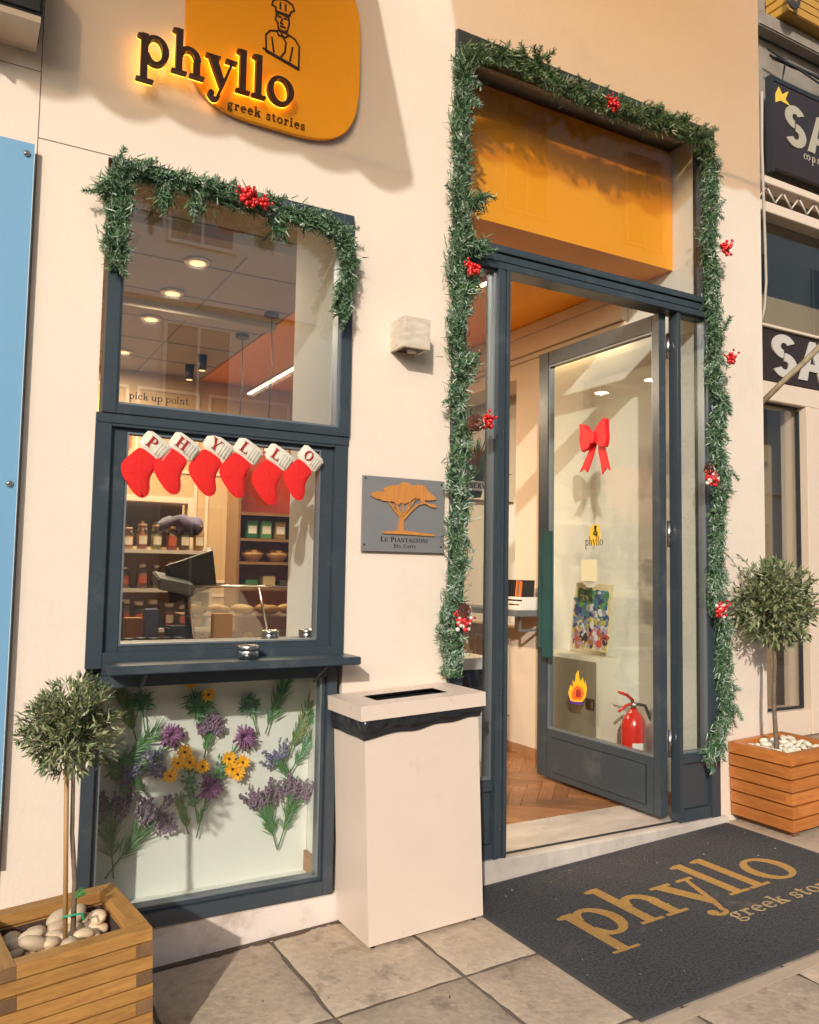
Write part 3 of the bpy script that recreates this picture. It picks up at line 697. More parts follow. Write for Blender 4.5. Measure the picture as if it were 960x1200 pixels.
b = B(); b.prism([(5.52, 5.27), (5.56, 5.34), (5.60, 5.29), (5.68, 5.34), (5.64, 5.26), (5.70, 5.22), (5.58, 5.23), (5.52, 5.20)], .950, .9545); b.build('corner_mark', M['gold_foil'], t2)
b = B().box(5.5, 7.6, .95, .99, 5.372, 5.41).box(5.46, 5.498, .95, 1.0, 4.63, 5.41); b.build('board_frame', M['gasket'], t2)
# yellow shutter box and cables above
t = thing('yellow_shutter_box', 'yellow ribbed shutter box at the very top right corner', 'shutter box', (7, .8, 5.9))
b = B()
for i in range(5): b.box(5.62, 8.5, .90+i*.004, 1.11, 5.97+i*.075, 6.04+i*.075)
b.build('casing', M['shutter'], t, bevel=.006)
B().box(5.4, 8.5, 1.0, 1.11, 5.84, 5.965).build('base_beam', M['concrete'], t, bevel=.01)
cb = B()
for k in range(5):
    z0 = 5.66-k*.035; pts = [(5.50+i*.25, 1.0-.02*k, z0-.035*math.sin(i*.9+k)-.004*i*k) for i in range(10)]
    cb.tube(pts, .009+.003*(k % 2), 6, caps=False)
cb.tube([(5.70, .98, 5.66), (5.66, .99, 5.45), (5.60, 1.0, 5.2), (5.53, 1.0, 5.0)], .008, 6)
single(cb, 'cables', M['cable'], 'bunch of dark cables strung along the concrete above the dark board sign', 'cables', (5.6, 1.0, 5.6))
cb = B().tube([Y(q[0], q[1], .93) for q in ((893, 108), (893, 170), (895, 230), (897, 290), (898, 330), (896, 362), (892, 378))], .011, 8)
single(cb, 'drain_hose', M['cable_pale'], 'thin pale hose hanging down beside the dark board sign at the wall edge', 'hose', (5.5, .93, 3.4))
cb = B()
for k in range(6):
    a = k*1.1; cb.tube([(5.62+.07*math.cos(a+i*.7), .85, 6.02+.07*math.sin(a+i*.7)+.01*k) for i in range(8)], .011, 5, caps=False)
single(cb, 'cable_coil', M['cable'], 'loop of coiled dark cable under the yellow shutter box', 'cable coil', (5.62, .85, 6.0))
p0, p1 = Y(893, 472, .62), Y(975, 392, .30)
single(B().tube([p0, p0.lerp(p1, .3)+Vector((0, 0, .004)), p0.lerp(p1, .6)-Vector((0, 0, .005)), p1], .020, 8), 'wooden_pole', mat('pole_wood', (.42, .33, .20), .8, col2=(.2, .14, .08), vs=20, bump=.5), 'bare wooden awning pole slanting across the neighbouring shopfront', 'pole', p0)
# inside the neighbouring shop
ns = B().box(4.2, 9, 2.75, 2.85, .1, 5).box(4.0, 4.1, 1.35, 3.6, .1, 5).box(9, 9.1, 1.35, 3.6, .1, 5).build('neighbour_back_wall', mat('neighbour_wall', (.62, .62, .58), .7, var=.3, vs=1.5)); structure(ns)
structure(B().box(4.075, 9, 1.345, 3.7, .08, .24).build('neighbour_floor', M['marble']))
structure(B().box(4.075, 9, 1.345, 3.7, 4.6, 4.7).box(4.075, 9, 1.345, 3.7, 2.95, 3.0).build('neighbour_ceiling', M['ceiling']))
t = thing('shop_chair', 'dark framed chair with a cream cushion behind the neighbouring shop glass', 'chair', (7.18, 2.3, .24))
B().box(-.24, .24, -.22, .22, .36, .47).build('cushion', M['paint_white'], t, bevel=.03, local=True)
for x in (-.2, .2):
    for y in (-.18, .18): B().tube([(x, y, 0), (x, y, .36)], .018, 6).build('leg', M['gasket'], t, local=True)
B().tube([(-.2, .2, .36), (-.22, .24, .9), (.22, .24, .9), (.2, .2, .36)], .02, 6).build('backrest', M['gasket'], t, local=True)
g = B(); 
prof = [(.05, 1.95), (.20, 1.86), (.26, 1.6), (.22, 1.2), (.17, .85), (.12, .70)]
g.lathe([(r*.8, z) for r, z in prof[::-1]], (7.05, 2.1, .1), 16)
single(g, 'hanging_garment', mat('pink_cloth', (.52, .28, .19), .8, var=.3, vs=3), 'pinkish garment hanging behind the neighbouring shop glass', 'garment', (7.05, 2.1, .8))  # pinkish body added in place of a reflection on the shop glass

# ================================================================ ACROSS THE STREET (behind the camera; seen only as reflections)
def building(x0, x1, y0, y1, h, m, floors, lab):
    t = thing('town_building', lab, 'building', ((x0+x1)/2, y1, 0))
    B().box(x0, x1, y0, y1, -.8, h).build('wall', M[m], t)
    fh = h/floors; nx = max(1, int((x1-x0)/2.9))
    for f in range(floors):
        for i in range(nx):
            xc = x0+(i+.5)*(x1-x0)/nx; z0 = f*fh+.9
            w_ = B().box(xc-.5, xc+.5, y1+.002, y1+.03, z0, z0+fh*.52).build('window', M['opp_win'], t)
            fr = B(); frame_rect(fr, xc-.56, xc+.56, z0-.06, z0+fh*.52+.06, .06, y1+.031, y1+.06); fr.box(xc-.02, xc+.02, y1+.031, y1+.055, z0, z0+fh*.52); fr.build('frame', M[m], w_)
        B().box(x0-.02, x1+.02, y1+.003, y1+.14, (f+1)*fh-.12, (f+1)*fh-.02).build('cornice', M[m], t)
building(-30, -1.5, -16, -9.6, 4.3, 'opp_b', 1, 'low grey building across the street behind the viewer')
building(-1.4, 8.0, -17, -9.8, 11.5, 'opp_a', 4, 'tall plaster building across the street facing the entrance')
building(8.1, 34, -18, -9.7, 15.5, 'opp_b', 4, 'long grey building farther along across the street')

# ================================================================ AWNINGS over the shopfront (their shade falls on the upper wall)
def awning(name, lab, m, xl0, xl1, xr0, xr1, ztop, zfront, A):
    t = thing(name, lab, 'awning', ((xl0+xr0)/2, -.01, ztop))
    b = B(); b.quad([(xl0, -.01, ztop), (xr0, -.01, ztop), (xr1, -A, zfront), (xl1, -A, zfront)])
    n = max(3, int((xr1-xl1)/.26))
    cloth = b.build('canopy', M[m], t)
    v = B()
    pts = [(xl1, zfront)]
    for i in range(n):
        a0 = xl1+(xr1-xl1)*i/n; a1 = xl1+(xr1-xl1)*(i+1)/n; rr = R.uniform(.025, .075)
        pts += [(a0+(a1-a0)*j/6, zfront-.05-rr*math.sin(PI*j/6)) for j in range(0 if i == 0 else 1, 7)]
    pts.append((xr1, zfront))
    v.bm.faces.new([v.bm.verts.new((x, -A-.002, z)) for x, z in pts])
    v.build('valance', M[m], cloth)
    B().tube([(xl1, -A-.001, zfront-.004), (xr1, -A-.001, zfront-.004)], .007, 8).build('front_bar', M['steel'], t)
    for x0, x1 in (((xl0+.2, xl1+.2),) if 'mesh' not in name else ()): B().tube([(x0, -.01, ztop-.25), (x1, -A+.03, zfront)], .014, 8).build('arm', M['steel'], t)
awning('cloth_awning', 'wide beige cloth awning with scalloped edge above the pick up window, beyond the picture', 'awn_dark', -4, -4, 1.40, .60, 4.45, 4.08, 1.5)
awning('mesh_awning', 'warm translucent awning above the entrance, beyond the picture', 'awn_warm', 1.62, .86, 4.05, 3.4, 5.45, 4.62, 1.5)

# ================================================================ ON THE WALL
# --- round cornered orange sign with raised letters lit from behind
t = thing('shop_sign', 'orange round cornered sign reading phyllo with a chef figure and glowing dark letters', 'sign', (1.07, 0, 3.6))
def squircle(cx, cz, a, c, n=3.6, k=64):
    P = []
    for i in range(k):
        th_ = 2*PI*i/k; ct, st_ = math.cos(th_), math.sin(th_)
        P.append((cx+a*math.copysign(abs(ct)**(2/n), ct), cz+c*math.copysign(abs(st_)**(2/n), st_)))
    return P
pb = B().prism(squircle(1.062, 3.625, .372, .398), -.032, -.012).build('sign_board', M['sign_face'], t, bevel=.0015)
for x, z in ((.85, 3.4), (1.28, 3.4), (.85, 3.8), (1.28, 3.8)): B().lathe([(.015, 0), (.015, .0115)], (x, -.0118, z), 8, axis='Y').build('standoff', M['steel'], t)
LX, LZ, XH = .508, 3.312, .108
sxx = (1.128-.508)/text_width('phyllo')/XH
cx = LX; 
for ch in 'phyllo':
    gph, adv = low(ch)
    T = lambda u, v, cx=cx: (cx+u*XH*sxx, LZ+v*XH)
    b = B(); put(b, gph, T, .026, 0, 0, y0=-.052); lt = b.build('letter', M['letter_dark'], t)
    T2 = lambda u, v, cx=cx: (cx+u*XH*sxx, LZ+v*XH)
    h = B(); put(h, gph, T2, .004, 0, 0, y0=-.0465); h.build('halo_led', M['halo'], lt)
    cx += adv*XH*sxx
b = B(); xe = text_into(b, 'greek', .862, 3.253, .024, .004, sx=.93, track=.24, y0=-.0325); o = b.build('word', M['letter_dark'], t); o['kind'] = 'stuff'
b = B(); text_into(b, 'stories', xe+.018, 3.253, .024, .004, sx=.93, track=.24, y0=-.0325); o = b.build('word', M['letter_dark'], t); o['kind'] = 'stuff'
def strokes(pts, w_, y0=-.0325, d=.002, b=None):
    b = b or B()
    for k, (a, c) in enumerate(zip(pts, pts[1:])):
        a = Vector(a); c = Vector(c); dr = (c-a); L_ = dr.length
        if L_ < 1e-6: continue
        dr /= L_; nn = Vector((-dr.y, dr.x))*w_/2; a2 = a-dr*w_*.4; c2 = c+dr*w_*.4
        b.prism([tuple(a2+nn), tuple(a2-nn), tuple(c2-nn), tuple(c2+nn)], y0-d-(k % 7)*.0001, y0)
    return b
def chef(cx, cz, s, w_, y0):
    q = lambda L: [(cx+x*s, cz+z*s) for x, z in L]
    b = B()
    for L in ([(-.42,-.42),(-.44,.02),(-.34,.16),(-.10,.24),(.10,.24),(.34,.16),(.46,.0),(.46,-.62)], [(-.42,-.42),(.46,-.62)], [(-.50,-.36),(.46,-.58)],
              [(-.28,.0),(-.22,-.36)], [(.28,-.08),(.22,-.46)], [(-.06,.24),(.10,-.02),(.08,-.26),(-.02,-.42)], [(-.16,.22),(-.10,.12),(.08,.12),(.16,.20)],
              [(-.12,.30),(-.14,.46),(-.20,.50),(-.17,.74),(.14,.74),(.17,.52),(.12,.30),(0,.26),(-.12,.30)], [(-.02,.58),(-.06,.46),(.0,.45)], [(-.12,.62),(-.06,.62)], [(.04,.62),(.10,.62)], [(-.06,.38),(.06,.38)],
              [(-.20,.74),(.18,.74),(.20,.84),(.30,.92),(.24,1.06),(.05,1.12),(-.15,1.08),(-.28,1.0),(-.30,.86),(-.20,.84),(-.20,.74)], [(-.08,.84),(-.08,1.0)], [(.06,.84),(.06,1.0)]):
        strokes(q(L), w_, y0, .002, b)
    b.prism(q([(-.19,.60),(-.21,.74),(.17,.75),(.18,.54),(.14,.66),(-.10,.70)]), y0-.0035, y0)
    return b
chef(1.080, 3.602, .160, .0070, -.0325).build('chef_figure', M['letter_dark'], t)

# --- marble cube wall lamp
t = thing('marble_wall_lamp', 'veined marble cube wall lamp between the window and the door', 'wall lamp', (1.69, 0, 2.46))
x0, x1, z0, z1, D_ = 1.622, 1.752, 2.395, 2.528, .122
b = B().box(x0, x0+.016, -D_, -.001, z0, z1).box(x1-.016, x1, -D_, -.001, z0, z1).box(x0+.016, x1-.016, -D_+.0004, -D_+.016, z0, z1).box(x0+.016, x1-.016, -D_+.016, -.002, z1-.016, z1-.0004)
b.build('marble_cube', M['marble_lamp'], t, bevel=.0015)
B().box(x0+.03, x1-.03, -.09, -.003, z0+.006, z0+.05).build('bracket', M['letter_dark'], t)
B().lathe([(.02, z0-.004), (.022, z0+.04)], (1.70, -.055, 0), 16).build('bulb', M['marble'], t)

# --- brushed plaque with a plywood acacia
t = thing('acacia_plaque', 'brushed metal plaque with an orange wooden acacia tree and LE PIANTAGIONI lettering', 'plaque', (1.70, 0, 1.69))
B().box(1.494, 1.897, -.020, -.012, 1.530, 1.848).build('plate', M['brushed'], t, bevel=.001)
for x, z in ((1.508, 1.836), (1.882, 1.832), (1.508, 1.556), (1.882, 1.556)): B().lathe([(.0045, 0), (.0045, .020)], (x, -.022, z), 10, axis='Y').build('screw', M['gasket'], t)
def PQ(zx, zy): p = Y(410+zx/7.385, 540+zy/7.385, -.026); return (p.x, p.z)
crown = [(180,300),(215,268),(262,262),(300,272),(292,246),(320,222),(372,212),(420,214),(442,196),(470,184),(500,188),(520,206),(560,216),(600,206),(640,212),(664,236),(672,262),(700,284),(728,306),(750,336),(700,344),(640,342),(660,366),(720,376),(752,392),(746,408),(704,402),(664,378),(620,366),(600,326),(560,322),(520,348),(480,372),(440,362),(420,384),(384,356),(330,350),(300,348),(272,344),(262,330),(230,330)]
tr = B().prism([PQ(*p) for p in crown], -.029, -.022)
for L, w0, w1 in (([(445,606),(446,540),(450,492)], 44, 36), ([(450,500),(400,440),(340,360)], 20, 10), ([(446,480),(420,420),(390,360)], 14, 8), ([(456,490),(462,430),(460,360)], 14, 9), ([(470,500),(520,440),(590,380),(640,366)], 18, 10), ([(466,480),(500,420),(520,350)], 14, 9), ([(500,430),(560,340),(600,320)], 10, 7), ([(350,380),(400,400),(424,450)], 9, 7)):
    for k in range(len(L)-1):
        (ax, ay), (bx, by) = L[k], L[k+1]; wa = w0+(w1-w0)*k/(len(L)-1); wb_ = w0+(w1-w0)*(k+1)/(len(L)-1)
        d_ = Vector((bx-ax, by-ay)).normalized(); n_ = Vector((-d_.y, d_.x)); e_ = d_*wb_*.2
        tr.prism([PQ(ax+n_.x*wa/2-e_.x, ay+n_.y*wa/2-e_.y), PQ(ax-n_.x*wa/2-e_.x, ay-n_.y*wa/2-e_.y), PQ(bx-n_.x*wb_/2+e_.x, by-n_.y*wb_/2+e_.y), PQ(bx+n_.x*wb_/2+e_.x, by+n_.y*wb_/2+e_.y)], -.0288+.0002*k, -.0218)
tr.prism([PQ(280,616), PQ(420,600), PQ(480,604), PQ(736,640), PQ(738,654), PQ(520,640), PQ(286,628)], -.0284, -.0222)
tr.build('wooden_tree', M['ply'], t)
b = B(); w_ = text_width('Le Piantagioni', small=.78, track=.05)
sz = .0215; s_ = (1.817-1.583)/(w_*sz); text_into(b, 'Le Piantagioni', 1.583, 1.572, sz, .0006, sx=s_, track=.05/s_*0+.05, small=.78, y0=-.0201)
w_ = text_width('Del Caffe', small=.78, track=.08); sz = .0155; s_ = (1.757-1.647)/(w_*sz); text_into(b, 'Del Caffe', 1.647, 1.5475, sz, .0006, sx=s_, track=.08, small=.78, y0=-.0201)
b.build('lettering', M['ink'], t)

# ================================================================ BIN
t = thing('litter_bin', 'tall pinkish beige metal litter bin with slotted lid and black bag rim', 'litter bin', (1.424, 0, gz(1.424)), (0, TILT, 0))
W2, H2 = .512, .815
b = B().box(0, W2, -.30, .012-.03, .018, H2); b.build('body', M['bin'], t, bevel=.003, local=True)
for x in (.03, W2-.03):
    for y in (-.275, -.045): B().lathe([(.009, 0), (.009, .0175)], (x, y, 0), 10).build('foot', M['gasket'], t, local=True)
lx0, lx1, ly0, ly1 = -.024, W2+.024, -.322, .004-.012
sx0, sx1, sy0, sy1 = .085, .425, -.235, -.085
b = B()
def loop_(x0, x1, y0, y1, z): return [b.bm.verts.new(q) for q in ((x0, y0, z), (x1, y0, z), (x1, y1, z), (x0, y1, z))]
oT, iT, iB, oB = loop_(lx0, lx1, ly0, ly1, .905), loop_(sx0, sx1, sy0, sy1, .905), loop_(sx0, sx1, sy0, sy1, .900), loop_(lx0, lx1, ly0, ly1, .85)
uI, uB = loop_(lx0+.005, lx1-.005, ly0+.005, ly1-.005, .900), loop_(lx0+.005, lx1-.005, ly0+.005, ly1-.005, .85)
for A_, C_ in ((oT, iT), (iT, iB), (iB, uI), (uI, uB), (uB, oB), (oB, oT)):
    for i in range(4): b.bm.faces.new((A_[i], A_[(i+1) % 4], C_[(i+1) % 4], C_[i]))
b.build('lid', M['bin'], t, bevel=.002, local=True)
B().box(.01, W2-.01, -.29, -.03, .820, .880).build('inner_tray', M['black'], t, local=True)  # black block close under the slot stands for the shade inside the bin
# crumpled bag rim
b = B(); ring_pts = []
per = [(-.006, -.308), (W2+.006, -.308), (W2+.006, -.012), (-.006, -.012)]
n = 260; rows = 9; G = []
for i in range(n):
    f_ = 4*i/n; k = int(f_); fr = f_-k; a = Vector(per[k]); c = Vector(per[(k+1) % 4]); p = a.lerp(c, fr)
    nrm = Vector(((c-a).y, -(c-a).x)).normalized(); col_ = []
    drop = .020+.016*noise.noise(Vector((p.x*7, p.y*7, 1)))+(.020*(1-fr)**2 if k == 0 else 0)+(.022 if k == 3 else 0)
    for j in range(rows):
        v_ = j/(rows-1); bul = .006+.009*noise.noise(Vector((p.x*22, p.y*22, v_*3)))+.007*abs(noise.noise(Vector((p.x*60+v_*4, p.y*60, v_*6))))
        q = p+nrm*(bul*math.sin(PI*min(1, v_+.2))); col_.append(b.bm.verts.new((q.x, q.y, .850-v_*(drop+.012)*1.4)))
    G.append(col_)
for i in range(n):
    for j in range(rows-1):
        b.bm.faces.new((G[i][j], G[(i+1) % n][j], G[(i+1) % n][j+1], G[i][j+1])).smooth = True
b.build('bag_rim', M['bag'], t, local=True)

# ================================================================ DOOR MAT
MX0, MX1, MY0, MY1 = 1.945, 3.672, -1.15, -.045
t = thing('door_mat', 'large dark grey entrance mat with gold phyllo lettering', 'door mat', (MX0, MY0, gz(MX0)+.002), (0, TILT, 0))
mw, mh = MX1-MX0, MY1-MY0
b = B(); g = 40
b.box(.018, mw-.018, .018, mh-.018, 0, .0105)
b.build('pile', M['mat'], t, local=True)
b = B().box(0, mw, 0, .018, 0, .008).box(0, mw, mh-.018, mh, 0, .008).box(0, .018, .018, mh-.018, 0, .008).box(mw-.018, mw, .018, mh-.018, 0, .008); b.build('rubber_edge', M['mat_edge'], t, local=True)
def flat(b, z):     # lay XZ lettering down: (x, y, z)->(x, z, -y)
    for v in b.bm.verts: v.co = Vector((v.co.x, v.co.z, -v.co.y+z))
XH = .225; tw = text_width('phyllo'); sx = (3.43-2.165)/(tw*XH)
b = B(); cx = 2.165-MX0
for ch in 'phyllo':
    b = B(); gph, adv = low(ch); base = -.687-MY0
    f_ = lambda u, v, cx=cx: (cx+u*XH*sx, base+(v if v > 0 else v*.78)*XH)
    put(b, gph, f_, .0016, y0=0); flat(b, .0104); b.build('letter', M['mat_gold'], t, local=True); cx += adv*XH*sx
b = B(); xe = text_into(b, 'greek', 2.765-MX0, -.848-MY0, .051, .0014, sx=1.13, track=.14, y0=0); flat(b, .0104); b.build('word', M['mat_cream'], t, local=True)['kind'] = 'stuff'
b = B(); text_into(b, 'stories', xe+.034, -.848-MY0, .051, .0014, sx=1.13, track=.14, y0=0); flat(b, .0104); b.build('word', M['mat_cream'], t, local=True)['kind'] = 'stuff'
b = B().box(MX1+.012, MX1+.062, -1.20, .0, -.001, .003).box(MX0+.05, MX1+.062, MY0-.062, MY0-.012, -.0015, .0025)
o = b.build('pale_edging_strip', M['strip'], None); o.location = (0, 0, -.023); o.rotation_euler = (0, TILT, 0); structure(o)
for v in o.data.vertices: pass

# ================================================================ PLANTERS WITH OLIVE TREES
def planter(lab, loc, rz, W, D, n, h, tb, m, rnd_, feet=False):
    t = thing('wooden_planter', lab, 'planter', loc, (0, TILT, rz), 'square wooden planters with olive trees')
    rr = random.Random(rnd_); z = .03
    for k in range(n):
        odd = (n-1-k) % 2 == 0; j = lambda: rr.uniform(-.0025, .0025)
        gp_ = .0022 if m == 'pine_wood' else .0042; z0, z1 = z+gp_, z+h-gp_
        if odd: segs = [(tb+.001, W, 0, tb, 0), (0, W-tb-.001, D-tb, D, 0), (0, tb, 0, D-tb-.001, 1), (W-tb, W, tb+.001, D, 1)]
        else: segs = [(0, W-tb-.001, 0, tb, 0), (tb+.001, W, D-tb, D, 0), (0, tb, tb+.001, D, 1), (W-tb, W, 0, D-tb-.001, 1)]
        for x0, x1, y0, y1, ax in segs:
            lx, ly, lz = (x1-x0), (y1-y0), (z1-z0); L = ly if ax else lx
            b = B().box(-L/2, L/2, -tb/2, tb/2, -lz/2, lz/2)
            for f in b.bm.faces:
                if abs(f.normal.x) > .9 or True:
                    c = f.calc_center_median()
                    if abs(abs(c.x)-L/2) < 1e-4: f.material_index = 1
            me = b.mesh('board', [M[m], M['end_grain'] if m == 'pine_wood' else M[m]], bevel=.004)
            inst(me, 'board', t, ((x0+x1)/2+j()*.5, (y0+y1)/2+j()*.5, (z0+z1)/2), (rr.uniform(-.004, .004), 0, (PI/2 if ax else 0)+rr.uniform(-.004, .004)))
        z += h
    for x in (.04, W-.08):
        B().box(x, x+.045, .03, D-.03, .0, .031).build('runner', M['end_grain'], t, bevel=.004, local=True)
    B().box(tb, W-tb, tb, D-tb, .04, z-.085).build('soil', M['soil'], t, local=True)
    for s in ((tb+.001, tb+.004, tb, D-tb), (W-tb-.004, W-tb-.001, tb, D-tb), (tb+.004, W-tb-.004, tb+.001, tb+.004), (tb+.004, W-tb-.004, D-tb-.004, D-tb-.001)):
        B().box(*s, z-.12, z-.045).build('liner', M['black'] if m != 'pine_wood' else M['soil'], t, local=True)
    return t, z
def pebble_mesh(seed, m):
    b = B(); b.ball((0, 0, 0), 1, 2)
    for v in b.bm.verts:
        v.co *= 1+.16*noise.noise(v.co*1.1+Vector((seed*3.1, 0, 0)))
    return b.mesh('pebble', M[m])
def stones(t, z, W, D, tb, m, n, r0, r1, seed):
    rr = random.Random(seed); ms = [pebble_mesh(s+seed, m) for s in range(4)]; got = []
    tries = 0
    while len(got) < n and tries < 4000:
        tries += 1; r = rr.uniform(r0, r1); x = rr.uniform(tb+r, W-tb-r); y = rr.uniform(tb+r, D-tb-r)
        lay = 0 if len(got) < n*.72 else 1
        if any((x-a)**2+(y-c)**2 < ((r+q)*.70)**2 and l == lay for a, c, q, l in got): continue
        got.append((x, y, r, lay))
        inst(rr.choice(ms), 'pebble', t, (x, y, z-.080+(.030 if m == 'white_stone' else 0)+r*.45+lay*r*.95), (rr.uniform(-.4, .4), rr.uniform(-.3, .3), rr.uniform(0, 6)), (r*1.25, r*.85, r*.66))
PLx, PLy, PLr = .176, -.685, rad(6.5)
pl_, zt = planter('rustic yellowish pine planter filled with large round pebbles, in the left front corner', (PLx, PLy, gz(.2)), PLr, .402, .400, 10, .0393, .046, 'pine_wood', 3)
stones(pl_, zt, .402, .400, .05, 'pebble', 34, .024, .040, 5)
pr_, zr = planter('smooth orange stained planter with white stones, beside the right end of the mat', (3.752, -.385, gz(3.75)), rad(0), .44, .375, 6, .0655, .036, 'pine_orange', 8)
stones(pr_, zr, .44, .375, .036, 'white_stone', 90, .015, .026, 9)

def leaf(b, p, d, L, wd, up, mi, rr):
    d = d.normalized(); s = d.cross(up)
    if s.length < .01: s = d.orthogonal()
    s.normalize(); n_ = s.cross(d); bend = n_*L*rr.uniform(-.12, .12)
    a = b.bm.verts.new(p); m1 = b.bm.verts.new(p+d*L*.42+s*wd*.5+bend*.5+n_*wd*.18); m2 = b.bm.verts.new(p+d*L*.42-s*wd*.5+bend*.5+n_*wd*.18); mm = b.bm.verts.new(p+d*L*.5+bend*.6)
    e = b.bm.verts.new(p+d*L+bend)
    for f in ((a, mm, m1), (a, m2, mm), (m1, mm, e), (mm, m2, e)):
        b.bm.faces.new(f).material_index = mi
def olive(lab, base, top, cen, rx, rz_, nt_, L, wd, seed, trunk_r, kinks, cane=False, stray=()):
    rr = random.Random(seed); t = thing('olive_tree', lab, 'tree', base, group='ball topped olive trees in planters')
    base = Vector(base); top = Vector(top); cen = Vector(cen)
    pts = [base-Vector((0, 0, .06))]
    for k, (f, dx, dy) in enumerate(kinks): pts.append(base.lerp(top, f)+Vector((dx, dy, 0)))
    pts += [top, cen+Vector((0, 0, rz_*.25))]
    B().tube(pts, trunk_r, 10, r1=trunk_r*.55).build('trunk', M['bark'], t)
    if cane: 
        B().tube([base+Vector((-.022, -.012, -.05)), top+Vector((-.022, -.016, .05))], .0068, 8).build('cane', M['cane'], t)
        B().tube([base+Vector((-.034, -.022, .045)), base+Vector((-.008, -.030, .05)), base+Vector((.018, -.022, .046)), base+Vector((.024, -.03, .030))], .0035, 6).build('green_tie', mat('green_tie', (.02, .35, .16), .5), t)
    tw_ = B(); lv = B()
    for i in range(nt_):
        u = rr.uniform(-1, 1); a = rr.uniform(0, 2*PI); q = math.sqrt(1-u*u); dr = Vector((q*math.cos(a), q*math.sin(a), u))
        lump = 1+.24*noise.noise(dr*2.2+Vector((seed, 0, 0)))+.12*rr.random()
        endp = Vector((dr.x*rx, dr.y*rx, dr.z*rz_))*lump; st = cen+Vector((dr.x*rx, dr.y*rx, dr.z*rz_))*rr.uniform(.05, .45)+Vector((0, 0, -rz_*.12))
        endp = cen+endp
        if (endp-st).length < .02: continue
        mid = st.lerp(endp, .5)+Vector((rr.uniform(-1, 1), rr.uniform(-1, 1), rr.uniform(-1, 1)))*rx*.10
        if i < nt_*.6: tw_.tube([st, mid, endp], .0022, 4, r1=.0010, caps=False)
        steps = 7
        for k in range(steps):
            f = .12+.88*k/(steps-1); p = (st.lerp(mid, f*2) if f < .5 else mid.lerp(endp, f*2-1)); dl_ = (endp-st).normalized()
            for sgn in (0, 1):
                rv = Vector((rr.gauss(0, 1), rr.gauss(0, 1), rr.gauss(0, 1))).normalized(); dd = dl_*.75+rv*.85+Vector((0, 0, .12))
                z_ = rr.random(); mi = 1 if z_ < .24 else 2 if z_ < .50 else 0
                leaf(lv, p, dd, L*rr.uniform(.7, 1.15), wd*rr.uniform(.8, 1.2), rv.orthogonal(), mi, rr)
        leaf(lv, endp, (endp-st), L, wd, Vector((0, 0, 1)), 0, rr)
    for p0, p1 in stray:
        p0 = Vector(p0); p1 = Vector(p1); tw_.tube([p0, p0.lerp(p1, .5)+Vector((0, 0, .008)), p1], .0016, 4, caps=False)
        for k in range(9):
            p = p0.lerp(p1, k/8); rv = Vector((rr.gauss(0, 1), rr.gauss(0, 1), rr.gauss(0, 1))).normalized(); leaf(lv, p, (p1-p0).normalized()+rv*.7, L*.9, wd, rv.orthogonal(), rr.choice((0, 0, 1)), rr)
    tw_.build('branches', M['bark'], t, fix=False)
    cr = lv.build('crown', [M['olive1'], M['olive2'], M['olive3']], t, fix=False); cr['kind'] = 'stuff'
    return t
ybL = -.475
bp_ = Y(86, 1088, ybL); tp_ = Y(86, 905, ybL); cn_ = Y(84, 853, ybL)
olive('small ball topped olive tree tied to a cane in the rustic planter at the left', bp_-Vector((0, 0, .0)), tp_, cn_, .124, .124, 250, .031, .0080, 11, .0085, ((.3, .004, 0), (.6, -.003, .004)), cane=True)
o = B(); sp = Y(88, 1053, ybL-.01)
rr = random.Random(3)
for k in range(7): leaf(o, sp, Vector((rr.uniform(.2, 1), -.3, rr.uniform(-.1, .9))), .042, .010, Vector((0, 1, 0)), 0, rr)
tr_l = [q for q in bpy.data.objects if q.name == 'olive_tree'][0]
o.build('sprout', M['leafgreen'], tr_l, fix=False)
ybR = -.20
olive('larger loose crowned olive tree in the orange planter at the right', Y(912, 885, ybR), Y(906, 742, ybR), Y(906, 706, ybR)+Vector((0, 0, .0)), .188, .205, 240, .046, .0125, 23, .0135, ((.2, -.012, 0), (.45, -.004, .01), (.75, .006, 0)), stray=((Y(880, 690, ybR), Y(853, 650, ybR)), (Y(930, 700, ybR), Y(962, 718, ybR)), (Y(885, 675, ybR), Y(868, 652, ybR))))

# ================================================================ GARLANDS
def sprig_mesh(seed, L, frost, dark):
    rr = random.Random(seed); b = B()
    b.tube([(0, 0, 0), (0, L*.5, .004), (0, L, 0)], .0022, 4, mi=2, caps=False)
    n = 92
    for i in range(n):
        f = (i/n); p = Vector((0, L*f, .002)); a = rr.uniform(0, 2*PI)
        d = Vector((math.cos(a), .62+rr.uniform(-.1, .3), math.sin(a))).normalized(); ln = .030*rr.uniform(.75, 1.2)*(1-.35*f)
        s = d.cross(Vector((rr.gauss(0, 1), rr.gauss(0, 1), rr.gauss(0, 1)))).normalized()*.0024
        z_ = rr.random(); mi = 1 if z_ < frost*(1.4 if f > .6 else .6) else (2 if z_ > 1-dark else 0)
        q = [b.bm.verts.new(c) for c in (p-s, p+s, p+d*ln+s*.45, p+d*ln-s*.45)]
        b.bm.faces.new(q).material_index = mi
    return b.mesh('sprig', [M['ndl1'], M['ndl2'], M['ndl3']], fix=False)
SPR = [sprig_mesh(s, .095, .17, .30) for s in range(4)]
SPF = [sprig_mesh(s+20, .095, .50, .18) for s in range(4)]
def along(paths):
    segs = []
    for P in paths:
        for a, c in zip(P, P[1:]): segs.append((Vector(a), Vector(c)))
    tot = sum((c-a).length for a, c in segs)
    def at(s):
        for a, c in segs:
            L = (c-a).length
            if s <= L: return a.lerp(c, s/L), (c-a).normalized()
            s -= L
        return segs[-1][1], (segs[-1][1]-segs[-1][0]).normalized()
    return tot, at
